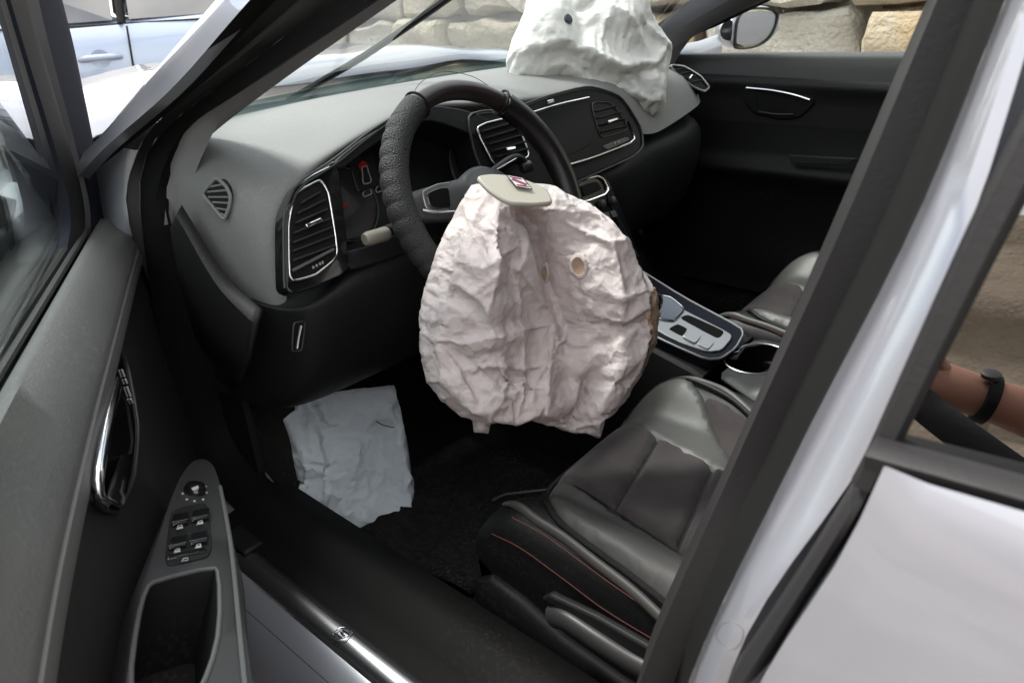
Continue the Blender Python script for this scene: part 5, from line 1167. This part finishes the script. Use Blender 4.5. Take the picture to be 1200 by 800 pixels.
# ================================================================== PERSON whose forearm shows in the rear window
person = empty('person'); tag(person, 'person in a navy top with bare forearm and dark wristband by the rear door', 'person')
def skin(name, m, chain, parent, sub=2):
    """chain : list of (id, parent id, position, radius)"""
    bm = bmesh.new(); ids = {}; order = []
    for i, p, c, r in chain: ids[i] = bm.verts.new(c); order.append(r)
    for i, p, c, r in chain:
        if p is not None: bm.edges.new((ids[i], ids[p]))
    me = bpy.data.meshes.new(name); bm.to_mesh(me); bm.free(); o = bpy.data.objects.new(name, me); COL.objects.link(o); o.parent = parent
    o.modifiers.new('k', 'SKIN')
    for v_, r in zip(me.skin_vertices[0].data, order): v_.radius = (r, r) if not isinstance(r, tuple) else r
    me.skin_vertices[0].data[0].use_root = True
    o.modifiers['k'].use_smooth_shade = True; q = o.modifiers.new('u', 'SUBSURF'); q.levels = sub; q.render_levels = sub; me.materials.append(MATS[m])
    q2 = o.modifiers.new('sm', 'SMOOTH'); q2.iterations = 1; me.polygons.foreach_set('use_smooth', [True]*len(me.polygons))
    return o
bx_, by_ = -1.02, 1.96
sh_l, el_l, wr_l = V(bx_+.19, by_-.02, 1.42), V(-.84, 1.79, 1.085), V(-.60, 1.70, 1.100)
skin('body', 'skin', [(0, None, V(bx_, by_, .98), .11), (1, 0, V(bx_, by_, 1.2), .11), (2, 1, V(bx_, by_, 1.42), .09), (3, 2, V(bx_, by_-.01, 1.50), .055), (4, 3, V(bx_, by_-.03, 1.60), .075), (5, 4, V(bx_, by_-.03, 1.69), .09), (6, 5, V(bx_, by_-.02, 1.76), .065),
    (10, 2, sh_l, .055), (11, 10, el_l, .047), (12, 11, el_l.lerp(wr_l, .35), .047), (13, 12, wr_l, .032), (14, 13, V(-.55, 1.692, 1.102), (.028, .040)), (15, 14, V(-.505, 1.686, 1.100), (.018, .040)),
    (20, 2, V(bx_-.19, by_-.02, 1.42), .055), (21, 20, V(bx_-.24, by_+.02, 1.13), .042), (22, 21, V(bx_-.235, by_-.06, .90), .030), (23, 22, V(bx_-.235, by_-.08, .83), (.022, .038)),
    (30, 0, V(bx_+.10, by_, .92), .085), (31, 30, V(bx_+.11, by_-.01, .50), .055), (32, 31, V(bx_+.11, by_+.02, .10), .04),
    (40, 0, V(bx_-.10, by_, .92), .085), (41, 40, V(bx_-.11, by_-.01, .50), .055), (42, 41, V(bx_-.11, by_+.02, .10), .04)], person)
for k, (dy, ln, dz) in enumerate(((-.020, .058, .018), (-.006, .072, .008), (.008, .070, -.006), (.020, .055, -.020))):
    b0 = V(-.505, 1.686, 1.100+dz*1.4)
    skin('finger', 'skin', [(0, None, b0+V(-.02, 0, 0), .0095), (1, 0, b0+V(ln*.45, -.006, 0), .0088), (2, 1, b0+V(ln*.75, -.022, -.004), .008), (3, 2, b0+V(ln*.9, -.04, -.006), .0065)], person)
skin('thumb', 'skin', [(0, None, V(-.56, 1.69, 1.115), .012), (1, 0, V(-.535, 1.672, 1.140), .0105), (2, 1, V(-.51, 1.658, 1.150), .009), (3, 2, V(-.49, 1.65, 1.152), .007)], person)
skin('shirt', 'navy_cloth', [(0, None, V(bx_, by_, .95), (.15, .20)), (1, 0, V(bx_, by_, 1.18), (.14, .18)), (2, 1, V(bx_, by_, 1.38), (.12, .17)), (3, 2, V(bx_, by_, 1.46), .08), (4, 2, V(bx_+.17, by_-.01, 1.41), .075), (5, 4, sh_l.lerp(el_l, .55), .066), (6, 2, V(bx_-.17, by_-.01, 1.41), .075), (7, 6, V(bx_-.225, by_, 1.24), .062)], person)
skin('trousers', 'dark_cloth', [(0, None, V(bx_, by_, .95), (.13, .17)), (1, 0, V(bx_+.10, by_, .84), .095), (2, 1, V(bx_+.11, by_-.01, .50), .072), (3, 2, V(bx_+.11, by_+.02, .10), .062), (4, 0, V(bx_-.10, by_, .84), .095), (5, 4, V(bx_-.11, by_-.01, .50), .072), (6, 5, V(bx_-.11, by_+.02, .10), .062)], person)
for s in (1, -1): skin('shoe', 'dark_cloth', [(0, None, V(bx_+s*.11, by_+.05, .05), .045), (1, 0, V(bx_+s*.115, by_-.06, .045), .045), (2, 1, V(bx_+s*.12, by_-.16, .035), .032)], person)
skin('hair', 'hair', [(0, None, V(bx_, by_+.02, 1.68), .085), (1, 0, V(bx_, by_+.0, 1.765), .085), (2, 1, V(bx_, by_-.05, 1.79), .055)], person)
for s in (1, -1):
    MB().lathe([(.004, .004), (.012, 0), (.012, -.004)], V(bx_+s*.032, by_-.112, 1.655), (0, -1, 0), 12).build('eye', 'white_print', person)
    skin('ear', 'skin', [(0, None, V(bx_+s*.088, by_-.02, 1.66), .012), (1, 0, V(bx_+s*.094, by_-.015, 1.63), .010)], person)
skin('nose', 'skin', [(0, None, V(bx_, by_-.112, 1.65), .009), (1, 0, V(bx_, by_-.130, 1.615), .014)], person)
MB().tube([V(bx_-.025, by_-.108, 1.585), V(bx_, by_-.116, 1.583), V(bx_+.025, by_-.108, 1.585)], .005, 6).build('mouth', 'bag_lining', person)
ax_ = (wr_l-el_l).normalized(); wc = wr_l-ax_*.012
MB().lathe([(.0370, -.008), (.0385, -.007), (.0385, .007), (.0370, .008)], wc, ax_, 28).build('wristband', 'rubber', person)
MB().lathe([(.013, 0), (.013, .006), (.010, .007)], wc+V(0, -.026, .029), V(0, -.6, .8), 20).build('watch_face', 'matte_trim', person)
MB().tube(crs([V(-.515, 1.665, 1.075), V(-.60, 1.645, 1.035), V(-.70, 1.68, .995), V(-.87, 1.80, .93)], 14), (.007, .024), 8, up=(0, 1, 0)).build('bag_strap', 'dark_cloth', person)

# rocky bank behind the photographer, seen only as a reflection in the rear window
from mathutils import noise as _n
rows = []
for x in np.arange(-16, 14, .35):
    r = []
    for k in range(22):
        t = k/21; zz = 3.3*t**.9
        p = V(x, 5.4+2.0*t, zz); f = _n.noise(V(x*.9, zz*1.4, 3))*.45+_n.noise(V(x*2.6, zz*3.3, 8))*.16
        r.append(p+V(0, f, f*.3))
    rows.append(r)
bk_ = MB().grid(rows).build('rock_bank', 'bank_rock', smooth=30); tag(bk_, 'pale broken rock bank reflected in the rear window', kind='structure')
